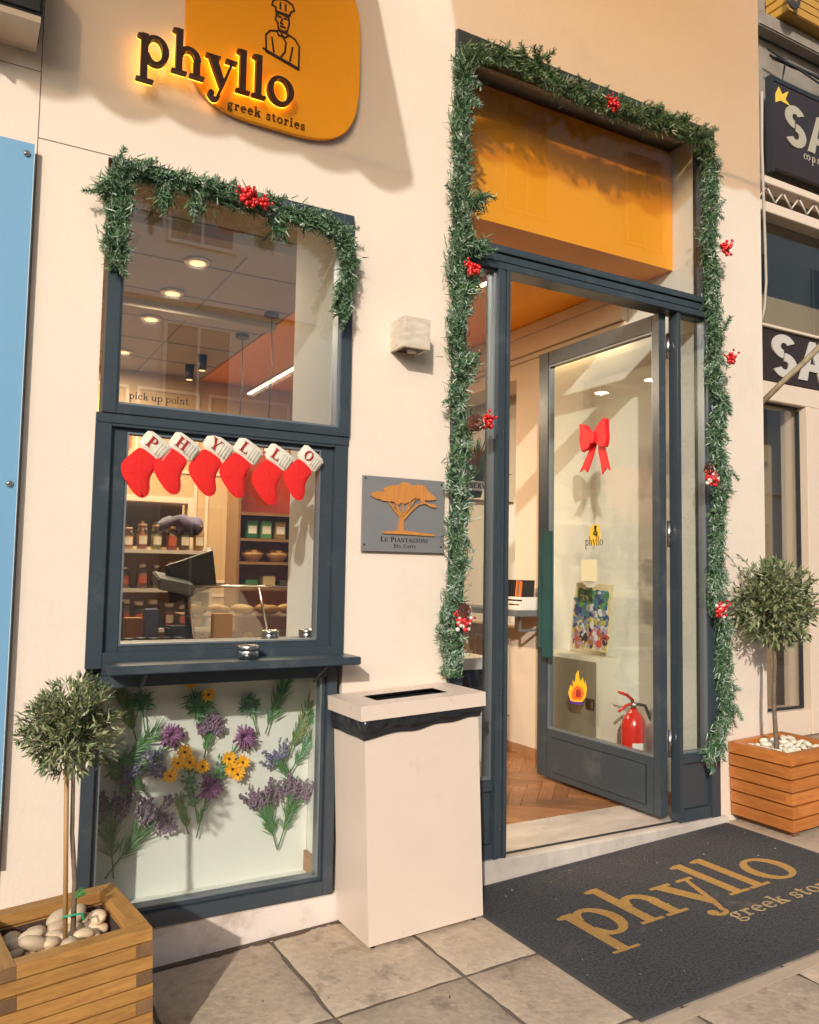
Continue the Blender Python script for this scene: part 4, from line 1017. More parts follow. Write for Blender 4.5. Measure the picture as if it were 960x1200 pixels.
def garland(t, paths, count, spread, frostfn, seed, ks=1.0):
    rr = random.Random(seed); tot, at = along(paths); core = B(); k_ = 0
    for i in range(count):
        s = tot*(i+rr.random())/count; p, d = at(s)
        side = Vector((-d.z, 0, d.x)); ang = rr.gauss(0, 1.0)
        out = (side*rr.choice((-1, 1))*rr.uniform(.25, 1.0)+Vector((0, -1, 0))*rr.uniform(.1, .8)); dr = (d*rr.choice((1, 1, -1))*rr.uniform(.5, 1.3)+out*spread*10*rr.uniform(.7, 1.1)).normalized()
        p = p+side*rr.uniform(-.028, .028)*ks+Vector((0, rr.uniform(-.03, .02), 0))
        fr = rr.random() < frostfn(s/tot)
        me = (SPF if fr else SPR)[rr.randrange(4)]
        q = dr.to_track_quat('Y', 'Z').to_euler(); q.rotate_axis('Y', rr.uniform(0, 6))
        sc = rr.uniform(.75, 1.15)*ks
        inst(me, 'sprig', t, p-t.location, q, (sc, sc, sc))
    # inner dense foliage and wire
    for i in range(int(tot*3600)):
        s = tot*rr.random(); p, d = at(s); side = Vector((-d.z, 0, d.x))
        p = p+side*rr.gauss(0, .022*ks)+Vector((0, rr.uniform(-.03, .035), 0))
        dd = Vector((rr.gauss(0, 1), rr.gauss(0, 1), rr.gauss(0, 1)))+d; dd.normalize()
        s_ = dd.cross(Vector((rr.gauss(0, 1), rr.gauss(0, 1), rr.gauss(0, 1)))).normalized()*.0026; ln = .034
        q = [core.bm.verts.new(c) for c in (p-s_, p+s_, p+dd*ln+s_*.5, p+dd*ln-s_*.5)]
        core.bm.faces.new(q).material_index = 1 if rr.random() < .08+.18*frostfn(s/tot) else (2 if rr.random() < .5 else 0)
    o = core.build('inner_needles', [M['ndl1'], M['ndl2'], M['ndl3']], t, fix=False); o['kind'] = 'stuff'
    pts = [at(tot*i/60)[0]+Vector((0, .02, 0)) for i in range(61)]
    B().tube(pts, .006, 5, caps=False).build('wire', M['ndl3'], t)
def berries(t, c, r, n, seed, frosted=0.0, size=.011):
    rr = random.Random(seed); b = B(); c = Vector(c)
    for i in range(n):
        u = Vector((rr.gauss(0, 1), -abs(rr.gauss(0, .8)), rr.gauss(0, 1))).normalized()*r*rr.uniform(.2, 1)
        b.ball(c+u, size*rr.uniform(1.0, 1.35), 1, mi=(1 if rr.random() < frosted else 0))
    for i in range(3):
        u = Vector((rr.gauss(0, 1), -.4, abs(rr.gauss(0, 1)))).normalized()*r*1.45
        b.tube([c, c+u], .0013, 4, mi=0); b.ball(c+u, size*.8, 1)
    o = b.build('berry_cluster', [M['berry'], M['frost']], t, fix=False); return o
def pinecone(t, c, r, seed, frost=.35):
    rr = random.Random(seed); b = B(); c = Vector(c); ax = Vector((rr.uniform(-.5, .5), -.8, rr.uniform(-.5, .3))).normalized(); x_ = ax.orthogonal().normalized(); y_ = ax.cross(x_)
    for i in range(64):
        f = i/64; a = i*2.39996; rad_ = r*math.sin(PI*(.12+.8*f))*.95; o_ = c+ax*r*1.5*(f-.5)
        d = (x_*math.cos(a)+y_*math.sin(a)); tip = o_+d*rad_+ax*r*.18
        w2 = (ax.cross(d)).normalized()*r*.20
        mi = 1 if rr.random() < frost else 0
        b.bm.faces.new([b.bm.verts.new(q) for q in (o_+d*rad_*.3-w2*.5, o_+d*rad_*.3+w2*.5, tip+w2, tip-w2)]).material_index = 0
        b.bm.faces.new([b.bm.verts.new(q) for q in (tip-w2, tip+w2, tip+w2*.8+ax*r*.09+d*r*.05, tip-w2*.8+ax*r*.09+d*r*.05)]).material_index = mi
    return b.build('pinecone', [M['cone'], M['frost']], t, fix=False)
gw = thing('fir_garland', 'green artificial fir garland draped over the top of the pick up window', 'garland', (.93, -.05, 2.93), group='artificial fir garlands')
yg = -.055
def gp(L, y=yg): return [Y(px, py, y) for px, py in L]
garland(gw, [gp([(138, 316), (134, 280), (142, 240), (134, 205), (150, 197), (195, 208), (240, 222), (285, 235), (330, 248), (375, 262), (402, 275), (410, 310), (402, 345), (402, 368)])], 170, .075, lambda f: .35 if f < .2 else .22, 5, .74)
garland(gw, [gp([(142, 222), (128, 218), (120, 222)]), ], 5, .04, lambda f: .2, 6, .7)
for P in ([(193, 215), (192, 238)], [(235, 232), (232, 246)], [(325, 258), (326, 272)]): garland(gw, [gp(P)], 3, .03, lambda f: .3, 7+P[0][0], .7)
berries(gw, Y(291, 233, -.11), .040, 62, 3, size=.0088); 
berries(gw, Y(309, 240, -.11), .024, 20, 4, size=.0085)
gd = thing('fir_garland', 'long frosted fir garland hung around three sides of the entrance', 'garland', (2.8, -.05, 3.93), group='artificial fir garlands')
pathL = gp([(527, 795), (533, 760), (522, 735), (532, 705), (538, 660), (534, 620), (543, 585), (535, 545), (545, 505), (536, 470), (542, 430), (534, 390), (541, 350), (533, 310), (545, 270), (538, 230), (543, 190), (538, 150), (545, 110), (543, 66)])
pathT = gp([(543, 66), (580, 62), (620, 78), (655, 100), (690, 115), (725, 128), (765, 142), (800, 152), (828, 166)])
pathR = gp([(828, 166), (834, 200), (834, 240), (829, 280), (836, 320), (834, 355), (840, 400), (835, 440), (848, 475), (838, 510), (848, 560), (842, 600), (842, 650), (838, 700), (850, 740), (848, 790), (854, 830), (842, 865), (832, 890)])
garland(gd, [pathL], 118, .085, lambda f: .75 if f < .5 else .4, 31, .9)
garland(gd, [pathT], 70, .15, lambda f: .08, 32, .98)
garland(gd, [pathR], 112, .085, lambda f: .35+.4*f, 33, .88)
for P in ([(548, 240), (566, 234)], [(545, 285), (568, 290)], [(540, 430), (556, 424)], [(545, 345), (556, 330)]): garland(gd, [gp(P, -.08)], 2, .03, lambda f: .3, 40+P[0][0])
for k, (px, py, r, n, fr) in enumerate(((718, 123, .036, 22, 0), (554, 316, .036, 22, .0), (850, 292, .045, 26, 0), (856, 422, .040, 22, 0), (571, 494, .034, 20, .05), (542, 729, .042, 26, .35), (832, 562, .046, 28, .3), (844, 716, .046, 28, .25))):
    berries(gd, Y(px, py, -.12), r, int(n*1.7), 60+k, fr, size=.0088)
pinecone(gd, Y(557, 496, -.12), .040, 3, .45); pinecone(gd, Y(543, 716, -.13), .036, 5, .7); pinecone(gd, Y(830, 550, -.12), .034, 6, .5)

# ================================================================ STOCKINGS
def stocking(ch, px, py, ang, sc, lab, k):
    yy = -.002-.005*(k % 2)
    hook = Y(px, py, yy)
    t = thing('christmas_stocking', lab, 'stocking', hook, (0, ang, 0), 'red christmas stockings strung across the window')
    W, H = .106*sc, .066*sc
    body = [(.010, -H), (W-.006, -H), (W-.004, -H-.050*sc), (W+.004, -H-.078*sc), (W+.030*sc, -H-.108*sc), (W+.036*sc, -H-.132*sc), (W+.020*sc, -H-.152*sc), (W-.012, -H-.152*sc), (.040*sc, -H-.132*sc), (.008, -H-.112*sc), (-.004, -H-.085*sc), (.004, -H-.040*sc)]
    def smooth(P, it=2):
        for _ in range(it):
            Q = []
            for i in range(len(P)):
                a = Vector(P[i]); c = Vector(P[(i+1) % len(P)]); Q += [tuple(a*.75+c*.25), tuple(a*.25+c*.75)]
            P = Q
        return P
    def puff(P, th_, b, nring=4):
        cx = sum(p[0] for p in P)/len(P); cz = sum(p[1] for p in P)/len(P)
        for sg in (-1, 1):
            prev = None
            for r in range(nring+1):
                f = r/nring; s = 1-f*.92; dy = sg*th_*math.sqrt(max(0, 1-(1-f)**2))
                rg = [b.bm.verts.new((cx+(x-cx)*s, dy+.0012*noise.noise(Vector((x*60, z*60, sg))), cz+(z-cz)*s)) for x, z in P]
                if prev:
                    for i in range(len(P)): b.bm.faces.new((prev[i], prev[(i+1) % len(P)], rg[(i+1) % len(P)], rg[i])).smooth = True
                prev = rg
            b.bm.faces.new(prev).smooth = True
        bmesh.ops.remove_doubles(b.bm, verts=b.bm.verts, dist=1e-5); return b
    puff(smooth(body), .009*sc, B()).build('foot', M['felt'], t, local=True)
    cuff = [(-.004, .002), (W*.5, .005), (W+.004, .002), (W+.006, -H*.5), (W+.002, -H-.004), (W*.5, -H-.001), (-.002, -H-.004), (-.006, -H*.5)]
    cf = puff(smooth(cuff, 1), .0105*sc, B(), 3).build('cuff', M['knit'], t, local=True)
    b = B()
    for i in range(4): b.box(W*(.60+.11*i), W*(.60+.11*i)+.0025, -.0120*sc, -.0095*sc, -H+.004, -.012)
    b.build('knit_rib', mat('knit_rib', (.50, .46, .36), .9) if k == 0 else bpy.data.materials['knit_rib'], cf, local=True)
    b = B(); s_ = .044*sc; text_into(b, ch, W*.16, -H*.84, s_, .0008, sx=1.0, y0=-.0114*sc); b.build('letter', M['letter_red'], cf, local=True)
    B().tube([(0.004, 0, 0), (0.0, 0, .012), (.002, 0, .03)], .0022, 5).build('loop', M['letter_red'], t, local=True)
    return t
for k, (ch, px, py, a, s) in enumerate((('P', 176, 504, 36, 1.02), ('H', 209, 505, 33, .97), ('Y', 248, 506, 31, 1.0), ('L', 284, 511, 33, .98), ('L', 320, 519, 31, 1.0), ('O', 359, 521, 38, .93))):
    lab = ['red christmas stocking with the letter P, leftmost under the rail', 'red christmas stocking with the letter H', 'red christmas stocking with the letter Y', 'red christmas stocking with the letter L, next to the Y', 'red christmas stocking with the letter L, between the other L and the O', 'red christmas stocking with the letter O, rightmost against the pale wall'][k]
    stocking(ch, px, py, rad(a), s, lab, k)
b = B(); b.tube([Y(150, 497, .0)]+[Y(px, py, .0) for px, py in ((176, 501), (209, 503), (248, 507), (284, 511), (320, 516), (359, 519), (372, 519))], .0015, 5, caps=False)
single(b, 'red_string', M['letter_red'], 'thin red string the christmas stockings hang from', 'string', Y(262, 508, .0))

# ================================================================ TIN ON THE SHELF, TINS INSIDE
def tin(loc, r, h, lab):
    t = thing('metal_tin', lab, 'tin', loc, group='round metal tins by the window')
    B().lathe([(r, 0), (r, h*.60), (r*.985, h*.615)], n=32).build('tin_body', M['steel'], t, local=True)
    B().lathe([(r*1.03, h*.62), (r*1.03, h*.97), (r*.98, h), (r*.80, h*.985), (r*.76, h*.90)], n=32).build('lid', M['steel'], t, local=True)
p = Zp(276, 767, 1.1087); tin((p.x, -.075, 1.1087), .040, .050, 'round steel tin standing on the outer shelf')
B().box(.36, 1.40, .088, .36, 1.120, 1.150).build('inner_sill', M['counter'], structure(B().box(.30, 1.398, .09, .35, 1.073, 1.119).build('window_ledge', M['white_wall'])))
tin((1.185, .20, 1.1505), .036, .042, 'round steel tin behind the glass, left of the pair inside')
tin((1.352, .20, 1.1505), .036, .042, 'round steel tin behind the glass against the pale wall')

# ================================================================ DOOR GLASS DECORATION
def doorpoly(pts, x): return [(-(X(px, py, x).y), X(px, py, x).z) for px, py in pts]
def on_leaf(b, name, m, parent, x):   # XZ drawing -> plane facing -x
    for v in b.bm.verts: v.co = Vector((x+v.co.y, -v.co.x, v.co.z))
    return b.build(name, m, parent)
bowc = X(697, 512, 3.28)
t = thing('ribbon_bow', 'big red ribbon bow with two tails on the open glass door', 'bow', bowc)
def bow_part(name, pts, d, w3=.012):
    b = B(); b.prism(doorpoly(pts, 3.28), -d-w3, -d)
    bmesh.ops.bevel(b.bm, geom=b.bm.edges[:], offset=.004, segments=2, affect='EDGES', clamp_overlap=True)
    return on_leaf(b, name, M['ribbon'], t, 3.302)
bow_part('loop', [(696, 508), (688, 498), (681, 497), (683, 507), (681, 517), (684, 530), (692, 526), (697, 518)], .012, .030)
bow_part('loop', [(698, 507), (703, 497), (709, 490), (713, 491), (712, 502), (714, 513), (712, 524), (704, 523), (698, 517)], .012, .030)
bow_part('tail', [(693, 516), (698, 519), (694, 532), (690, 545), (687, 554), (683, 549), (677, 554), (683, 542), (689, 528)], .004, .010)
bow_part('tail', [(699, 517), (706, 519), (709, 532), (714, 552), (709, 547), (704, 557), (703, 545), (700, 530)], .004, .010)
bow_part('knot', [(693, 507), (700, 506), (702, 513), (700, 520), (694, 520), (691, 513)], .02, .034)
b = B(); q = X(697, 517, 3.28); b.tube([(3.262, q.y+.012, q.z+.005), (3.255, q.y, q.z+.012), (3.262, q.y-.012, q.z+.002), (3.257, q.y-.002, q.z-.012)], .004, 6); b.build('gold_tie', M['gold_foil'], t)
# small gold phyllo sticker
xs_ = 3.3066
t = thing('logo_sticker', 'small gold phyllo sticker on the door glass below the bow', 'sticker', X(697, 628, xs_))
c = X(697.5, 627, xs_)
b = B().prism(squircle(-c.y, c.z, .046, .062, 3.2, 40), -.0004, 0); on_leaf(b, 'sticker_shape', M['gold_foil'], t, xs_)
c2 = X(686, 639.5, xs_); wd = (X(685, 640, xs_).y-X(706, 640, xs_).y)
b = B(); text_into(b, 'phyllo', -c2.y, c2.z, .034, .0003, sx=wd/(text_width('phyllo')*.034), y0=-.0005); on_leaf(b, 'lettering', M['ink'], t, xs_)
b = chef(-c.y+.004, c.z+.016, .034, .0035, -.0005); on_leaf(b, 'chef_figure', M['ink'], t, xs_)
# pale square sticker
t = single(B().box(3.303, 3.3066, X(700, 655, xs_).y, X(682, 655, xs_).y, X(690, 681, xs_).z, X(690, 656, xs_).z), 'paper_notice', mat('cream_paper', (.62, .56, .36), .7), 'blank cream paper square on the door glass under the gold sticker', 'notice', X(690, 668, xs_))
# flame sticker
fc = X(677, 806, xs_)
t = thing('flame_sticker', 'yellow flame sticker with a small red figure low on the door glass', 'sticker', fc)
fl = [(669,822),(666,812),(669,802),(672,806),(671,797),(674,800),(675,790),(678,785),(679,794),(681,799),(683,793),(685,803),(686,797),(688,806),(687,816),(683,822),(676,824)]
on_leaf(B().prism(doorpoly(fl, xs_), -.0004, 0), 'flame', M['flame'], t, xs_)
on_leaf(B().prism(doorpoly([(671,820),(670,812),(673,806),(677,803),(682,806),(685,813),(682,820)], xs_), -.0007, -.0003), 'inner_flame', M['flame2'], t, xs_)
on_leaf(B().prism(doorpoly([(675,817),(675,810),(677,807),(679,808),(681,811),(681,817)], xs_), -.0010, -.0006), 'figure', M['letter_red'], t, xs_)
on_leaf(B().prism(doorpoly([(668,820),(671,822),(683,823),(683,826),(676,825.5),(669,824)], xs_), -.0011, -.0004), 'purple_band', M['purple'], t, xs_)
# fire cabinet, palette, extinguisher
t = thing('fire_cabinet', 'grey green metal fire cabinet on the side wall behind the door glass', 'cabinet', (3.5, .95, .35))
B().box(3.42, 3.5995, .655, 1.215, .30, .945).build('casing', M['cab_side'], t, bevel=.004)
dr = B().box(3.412, 3.4195, .685, 1.195, .33, .920).build('cabinet_door', M['cab'], t, bevel=.003)
B().box(3.402, 3.4118, .690, .765, .635, .700).build('lock', M['black'], dr, bevel=.004)
B().box(3.399, 3.4018, .695, .715, .645, .690).build('latch', M['steel'], dr)
t = thing('paint_palette', 'rectangular artist palette covered in paint blobs, leaning on top of the fire cabinet', 'palette', (3.5, .87, .95))
q = [(677,683),(684,681),(688,688),(696,689),(702,684),(720,685),(713,765),(671,759)]
def poly_x(pts, x): return [(-(X(px, py, x).y), X(px, py, x).z) for px, py in pts]
b = B().prism(poly_x(q, 3.50), -.012, 0)
for v in b.bm.verts: v.co = Vector((3.50+v.co.y, -v.co.x, v.co.z))
b.build('board', mat('palette_board', (.70, .60, .36), .5), t, bevel=.002)
cols = [(.04,.22,.06),(.10,.35,.08),(.02,.06,.20),(.05,.20,.38),(.30,.30,.34),(.42,.16,.10),(.55,.08,.05),(.45,.34,.48),(.70,.70,.72),(.03,.03,.05),(.50,.42,.10),(.03,.20,.22)]
pm = [mat('paint_blob', c_, .35) for c_ in cols]; rr = random.Random(12); b = B()
for i in range(330):
    u, v = rr.random(), rr.random(); px = 676+u*38-v*4; py = 692+v*64+u*3; cpt = X(px, py, 3.4875)
    pal = ([0,1,2,3,8,11] if v < .3 else [2,3,4,11,8,10,4] if v < .65 else [5,6,7,8,9,7,10]); a0 = rr.random()*6; rx = rr.uniform(.014, .030); rz_ = rx*rr.uniform(.4, .9)
    P = []
    for k in range(9):
        a = 2*PI*k/9; x_ = rx*math.cos(a)*rr.uniform(.8, 1.15); z_ = rz_*math.sin(a)*rr.uniform(.8, 1.15); P.append((-cpt.y+x_*math.cos(a0)-z_*math.sin(a0), cpt.z+x_*math.sin(a0)+z_*math.cos(a0)))
    b.prism(P, -.0006-.00002*i, 0, rr.choice(pal))
for v in b.bm.verts: v.co = Vector((3.4878+v.co.y, -v.co.x, v.co.z))
b.build('paint', pm, t)
t = thing('fire_extinguisher', 'red fire extinguisher with black hose standing behind the door glass', 'fire extinguisher', (3.50, .46, .172))
R_ = .072
B().lathe([(R_*.95, 0), (R_, .02), (R_, .40), (R_*.9, .44), (R_*.6, .475), (.022, .49), (.022, .505)], n=28).build('cylinder', M['ext_red'], t, local=True)
B().lathe([(.017, .505), (.020, .52), (.018, .545)], n=16).build('valve', M['steel'], t, local=True)
B().tube([(-.005, -.0, .55), (-.05, -.0, .585), (-.115, .0, .605)], .011, 8, r1=.008).build('handle', M['ext_red'], t, local=True)
B().tube([(-.005, -.0, .535), (-.06, -.0, .525), (-.115, .0, .495)], .010, 8, r1=.007).build('lower_handle', M['ext_red'], t, local=True)
B().tube([(.01, 0, .53), (.07, -.02, .52), (.115, -.03, .42), (.125, -.03, .25), (.11, -.02, .06)], .010, 8).build('hose', M['black'], t, local=True)
b = B(); 
for i in range(9):
    a0 = rad(-140+i*10); a1 = rad(-130+i*10)
    b.quad([((R_+.001)*math.cos(a0), (R_+.001)*math.sin(a0), .12), ((R_+.001)*math.cos(a1), (R_+.001)*math.sin(a1), .12), ((R_+.001)*math.cos(a1), (R_+.001)*math.sin(a1), .32), ((R_+.001)*math.cos(a0), (R_+.001)*math.sin(a0), .32)])
lb = b.build('label', M['label_white'], t, local=True)
b = B(); rr = random.Random(4)
for i in range(11):
    a0, a1 = rad(-136), rad(-136+rr.uniform(40, 76)); z = .14+i*.014
    b.quad([((R_+.002)*math.cos(a0), (R_+.002)*math.sin(a0), z), ((R_+.002)*math.cos((a0+a1)/2), (R_+.002)*math.sin((a0+a1)/2), z), ((R_+.002)*math.cos((a0+a1)/2), (R_+.002)*math.sin((a0+a1)/2), z+.006), ((R_+.002)*math.cos(a0), (R_+.002)*math.sin(a0), z+.006)])
b.build('print_line', M['counter'], lb, local=True)

# ================================================================ ARTIFICIAL FLOWERS IN THE DISPLAY BOX
yf = .235
def bundle(kind, head, tail, lab, r=.045, n=26, green='leafgreen', spread=.5, seed=0, cat='artificial flowers'):
    rr = random.Random(seed+int(head[0]*7+head[1])); H = Y(*head, yf); T_ = Y(*tail, yf)
    t = thing('flower_bunch', lab, cat, T_, group='artificial flowers pinned in the display box')
    ax = (H-T_).normalized(); L = (H-T_).length; sd = Vector((ax.z, 0, -ax.x))
    st = B(); gr = B(); hd = B()
    st.tube([T_, T_.lerp(H, .5)+sd*rr.uniform(-.006, .006), H-ax*r*.5], .0028, 5)
    nm = {'lav': 16, 'mag': 20, 'frond': 18, 'tuft': 26, 'daisy': 7, 'violet': 12}[kind]
    for i in range(nm):
        f = i/max(1, nm-1); off = (f-.5)*2; 
        if kind in ('lav', 'violet'):
            sp = .52 if kind == 'lav' else .5; p0 = T_.lerp(H, rr.uniform(.32, .5)); dv = (ax+sd*off*sp*1.15+Vector((0, -rr.uniform(0, .25), 0))).normalized(); e = p0+dv*(L*.5+r*1.0)*rr.uniform(.75, 1.0)
            st.tube([p0, e], .0011, 3, caps=False)
            for k in range(26 if kind == 'lav' else 13):
                q = p0.lerp(e, 1-.40*rr.random())+Vector((rr.gauss(0, .004), rr.gauss(0, .004), rr.gauss(0, .004))); hd.ball(q, rr.uniform(.0034, .0056), 0, sc=(1, 1, 1.3))
        elif kind == 'mag':
            for k in range(6):
                a = rr.uniform(0, 2*PI); dv = (sd*math.cos(a)+ax*(math.sin(a)*.9+.15)+Vector((0, -rr.uniform(0, .8), 0))).normalized(); e = H+dv*r*rr.uniform(.6, 1.45)
                hd.tube([H-ax*.005, H.lerp(e, .6)+Vector((0, 0, .002)), e], .0024, 3, r1=.0040)
    if kind in ('lav', 'mag', 'violet', 'daisy', 'frond', 'tuft'):
        n_l = {'lav': 110, 'mag': 20, 'violet': 60, 'daisy': 90, 'frond': 120, 'tuft': 170}[kind]
        for i in range(n_l):
            if kind == 'tuft': p = H+Vector((rr.gauss(0, r*.25), rr.uniform(-.02, .01), rr.gauss(0, r*.2))); dv = Vector((rr.gauss(0, 1), -abs(rr.gauss(0, .5)), rr.gauss(.1, .8))); ln = r*.75; wd_ = .006
            elif kind == 'frond': f = rr.uniform(.15, 1); p = T_.lerp(H, f); dv = ax*.9+sd*rr.choice((-1, 1))*rr.uniform(.25, .75)+Vector((0, -rr.random()*.4, 0)); ln = r*rr.uniform(.5, .95); wd_ = .006
            elif kind == 'daisy': f = rr.uniform(.25, .95); p = T_.lerp(H, f)+sd*rr.gauss(0, r*.45*f); dv = ax*.5+sd*rr.gauss(0, .9)+Vector((0, -rr.random()*.5, 0)); ln = .026; wd_ = .011
            else: f = rr.uniform(.22, .66); p = T_.lerp(H, f); dv = ax+sd*rr.gauss(0, .42)+Vector((0, -rr.random()*.3, 0)); ln = L*.26; wd_ = .005
            leaf(gr, p, dv, ln*rr.uniform(.7, 1.2), wd_, Vector((0, 1, 0)), rr.choice((0, 0, 1)), rr)
    st.build('stem', M['leafgreen'], t, fix=False)
    gr.build('leaves', [M[green], M['leafblue'] if green != 'leafblue' else M['leafgreen']], t, fix=False)['kind'] = 'stuff'
    if len(hd.bm.verts): hd.build('flower_head', M[{'lav': 'lav', 'mag': 'mag', 'violet': 'lav2'}.get(kind, 'lav')], t, fix=False)
    return t
def daisy_head(t, px, py, r, seed):
    rr = random.Random(seed); c = Y(px, py, yf-.03); b = B()
    for k in range(13):
        a = 2*PI*k/13+rr.uniform(-.1, .1); d = Vector((math.cos(a), -.25+.1*rr.random(), math.sin(a)*.85)).normalized(); leaf(b, c, d, r*rr.uniform(.9, 1.1), r*.42, Vector((0, 1, 0)), 0, rr)
    fl_ = b.build('daisy_head', M['daisy'], t, fix=False); B().ball(c+Vector((0, -.006, 0)), r*.17, 1, sc=(1, .5, 1)).build('flower_eye', M['daisy_eye'], fl_, fix=False)
bundle('lav', (126, 930), (133, 1030), 'purple lavender bunch at the far left of the display, stem crossing its neighbour', .05)
bundle('lav', (190, 940), (123, 1030), 'purple lavender bunch slanting to the right at the lower left of the display', .05)
bundle('mag', (201, 862), (172, 905), 'spiky magenta flower at the upper left of the display', .038)
bundle('violet', (186, 893), (130, 912), 'violet spray lying to the right from the left edge of the display', .05, green='leafgreen')
bundle('frond', (182, 858), (122, 912), 'long green frond rising from the left edge of the display', .075)
bundle('frond', (150, 925), (118, 880), 'dark green frond hanging at the left edge of the display', .06, green='leafolive')
bundle('tuft', (166, 822), (172, 870), 'grey green tuft at the upper left of the display', .060, green='leafblue')
bundle('frond', (140, 800), (160, 868), 'olive green frond at the upper left corner of the display', .075, green='leafolive')
t_ = bundle('tuft', (232, 826), (236, 860), 'bushy green tuft with three orange daisies at the top centre', .075, seed=2)
for k, (x, y) in enumerate(((224, 799), (248, 793), (244, 814))): daisy_head(t_, x, y, .034, k)
bundle('lav', (246, 848), (239, 890), 'purple lavender bunch at the centre under the top daisies', .05)
bundle('mag', (286, 864), (250, 910), 'spiky magenta flower right of the centre', .040)
t_ = bundle('daisy', (218, 892), (232, 965), 'bunch of orange daisies left of the centre', .05)
for k, (x, y) in enumerate(((216, 881), (208, 894), (222, 893), (237, 898), (199, 909))): daisy_head(t_, x, y, .036, 10+k)
t_ = bundle('daisy', (270, 892), (238, 930), 'bunch of orange daisies right of the centre', .05)
for k, (x, y) in enumerate(((268, 889), (284, 893), (272, 901), (278, 907))): daisy_head(t_, x, y, .036, 20+k)
bundle('mag', (245, 923), (230, 982), 'lowest spiky purple flower at the centre of the display', .042)
bundle('frond', (210, 935), (221, 978), 'broad leaved green stem crossing below the centre', .05, green='leafolive')
bundle('lav', (303, 922), (325, 996), 'purple lavender bunch at the lower right, left of the pair', .055)
bundle('lav', (351, 915), (326, 993), 'purple lavender bunch at the lower right, right of the pair', .055)
bundle('frond', (335, 795), (311, 860), 'tall green frond at the upper right of the display', .085)
bundle('tuft', (293, 826), (302, 860), 'round grey green tuft right of the top daisies', .055, green='leafblue')
bundle('violet', (320, 880), (345, 925), 'violet and green spray at the right of the display', .05)
bundle('frond', (362, 825), (338, 885), 'feathery green frond at the right edge of the display', .08, green='leafolive')
bundle('frond', (372, 850), (340, 905), 'low feathery frond beside the right edge of the display', .07, green='leafblue')
bundle('tuft', (368, 838), (352, 870), 'small dark green tuft at the right edge of the display', .045)
bundle('violet', (150, 905), (175, 935), 'small violet sprig at the left of the display', .04)

# ================================================================ INSIDE THE SHOP
def jar(me_b, me_l, me_c, loc, sc, grp, lab):
    o = thing('jar', lab, 'jar', loc, group=grp)
    inst(me_c, 'filling', o, (0, 0, 0), sc=sc); inst(me_b, 'glass', o, (0, 0, 0), sc=sc); inst(me_l, 'lid', o, (0, 0, 0), sc=sc); inst(jlab[len(lab) % 2], 'label', o, (0, 0, 0), sc=sc); return o
jb = B().lathe([(.034, 0), (.036, .01), (.036, .10), (.026, .118)], n=14).mesh('jar_glass', M['jar'])
jl = [B().lathe([(.028, .1185), (.028, .140)], n=14).mesh('jar_lid', m_) for m_ in (M['paint_white'], M['steel'], M['counter_wood'])]
jc = [B().lathe([(.031, .004), (.032, .085)], n=12).mesh('jar_filling', mat('jar_filling', c_, .6, var=.4, vs=40)) for c_ in ((.30, .08, .03), (.45, .20, .05), (.16, .10, .05), (.40, .06, .05), (.22, .20, .06))]
jlab = []
for c_ in ((.70, .64, .50), (.50, .12, .06)):
    b = B(); 
    for i in range(7): b.quad([(.0368*math.cos(a), .0368*math.sin(a), z) for a, z in ((rad(-130+i*12), .03), (rad(-118+i*12), .03), (rad(-118+i*12), .075), (rad(-130+i*12), .075))])
    jlab.append(b.mesh('jar_label', mat('jar_label', c_, .6)))
def shelf_unit(name, lab, x0, x1, y0, y1, zs_, back, frame, top, cat='shelf unit'):
    t = thing(name, lab, cat, ((x0+x1)/2, y0, FZ))
    for z in zs_: B().box(x0, x1, y0, y1-.021, z-.022, z).build('shelf', M[frame], t)
    B().box(x0, x1, y1-.02, y1, FZ, top).build('back_panel', M[back], t)
    B().box(x0-.022, x0-.001, y0, y1, FZ, top).build('side_panel', M[frame], t); B().box(x1+.001, x1+.022, y0, y1, FZ, top).build('side_panel', M[frame], t)
    return t
shelf_unit('jar_shelf', 'shelf unit packed with jars seen at the left of the serving window', .55, 1.48, 2.2, 2.5, (1.06, 1.31, 1.555), 'back_panel_dark' if False else 'ochre', 'paint_white', 1.58)
rows = ((1.06, 'lowest'), (1.31, 'middle'), (1.555, 'top'))
k = 0
for z, nm in rows:
    for i in range(10):
        x = .60+i*.092+R.uniform(-.008, .008)
        for d_, rowlab in ((.08, 'front'), ):
            tall = R.uniform(.95, 1.3); jar(jb, jl[(i*5+k) % 3], jc[(i*3+k) % 5], (x, 2.2+d_+R.uniform(-.01, .02), z), (1, 1, tall), 'jars on the '+nm+' shelf', 'lidded glass jar, '+ORD[i]+' from the left on the '+nm+' shelf of the jar unit')
            k += 1
# niche with bottles above
t = thing('wall_niche', 'cream framed niche with dark bottles on the back wall', 'niche', (1.2, 3.2, 1.56))
b = B(); frame_rect(b, .55, 1.62, 1.48, 1.98, .05, 3.18, 3.30); b.build('frame', M['cream'], t, bevel=.005)
B().box(.60, 1.57, 3.36, 3.38, 1.5, 1.96).build('back_panel', M['dark_band'], t)
B().box(.5, 1.67, 3.31, 3.34, FZ, 1.479).build('cupboard_front', M['ochre'], t)
bt = B().lathe([(.032, 0), (.032, .15), (.012, .20), (.012, .25), (.014, .262)], n=12)
btm = [bt.mesh('bottle', [mat('bottle_dark', c_, .2)]) if i == 0 else None for i, c_ in enumerate(((.10, .03, .02),))]
bm2 = [btm[0]]
for c_ in ((.30, .12, .05), (.05, .04, .03), (.45, .35, .22)):
    me = btm[0].copy(); me.materials[0] = mat('bottle_tone', c_, .25); bm2.append(me)
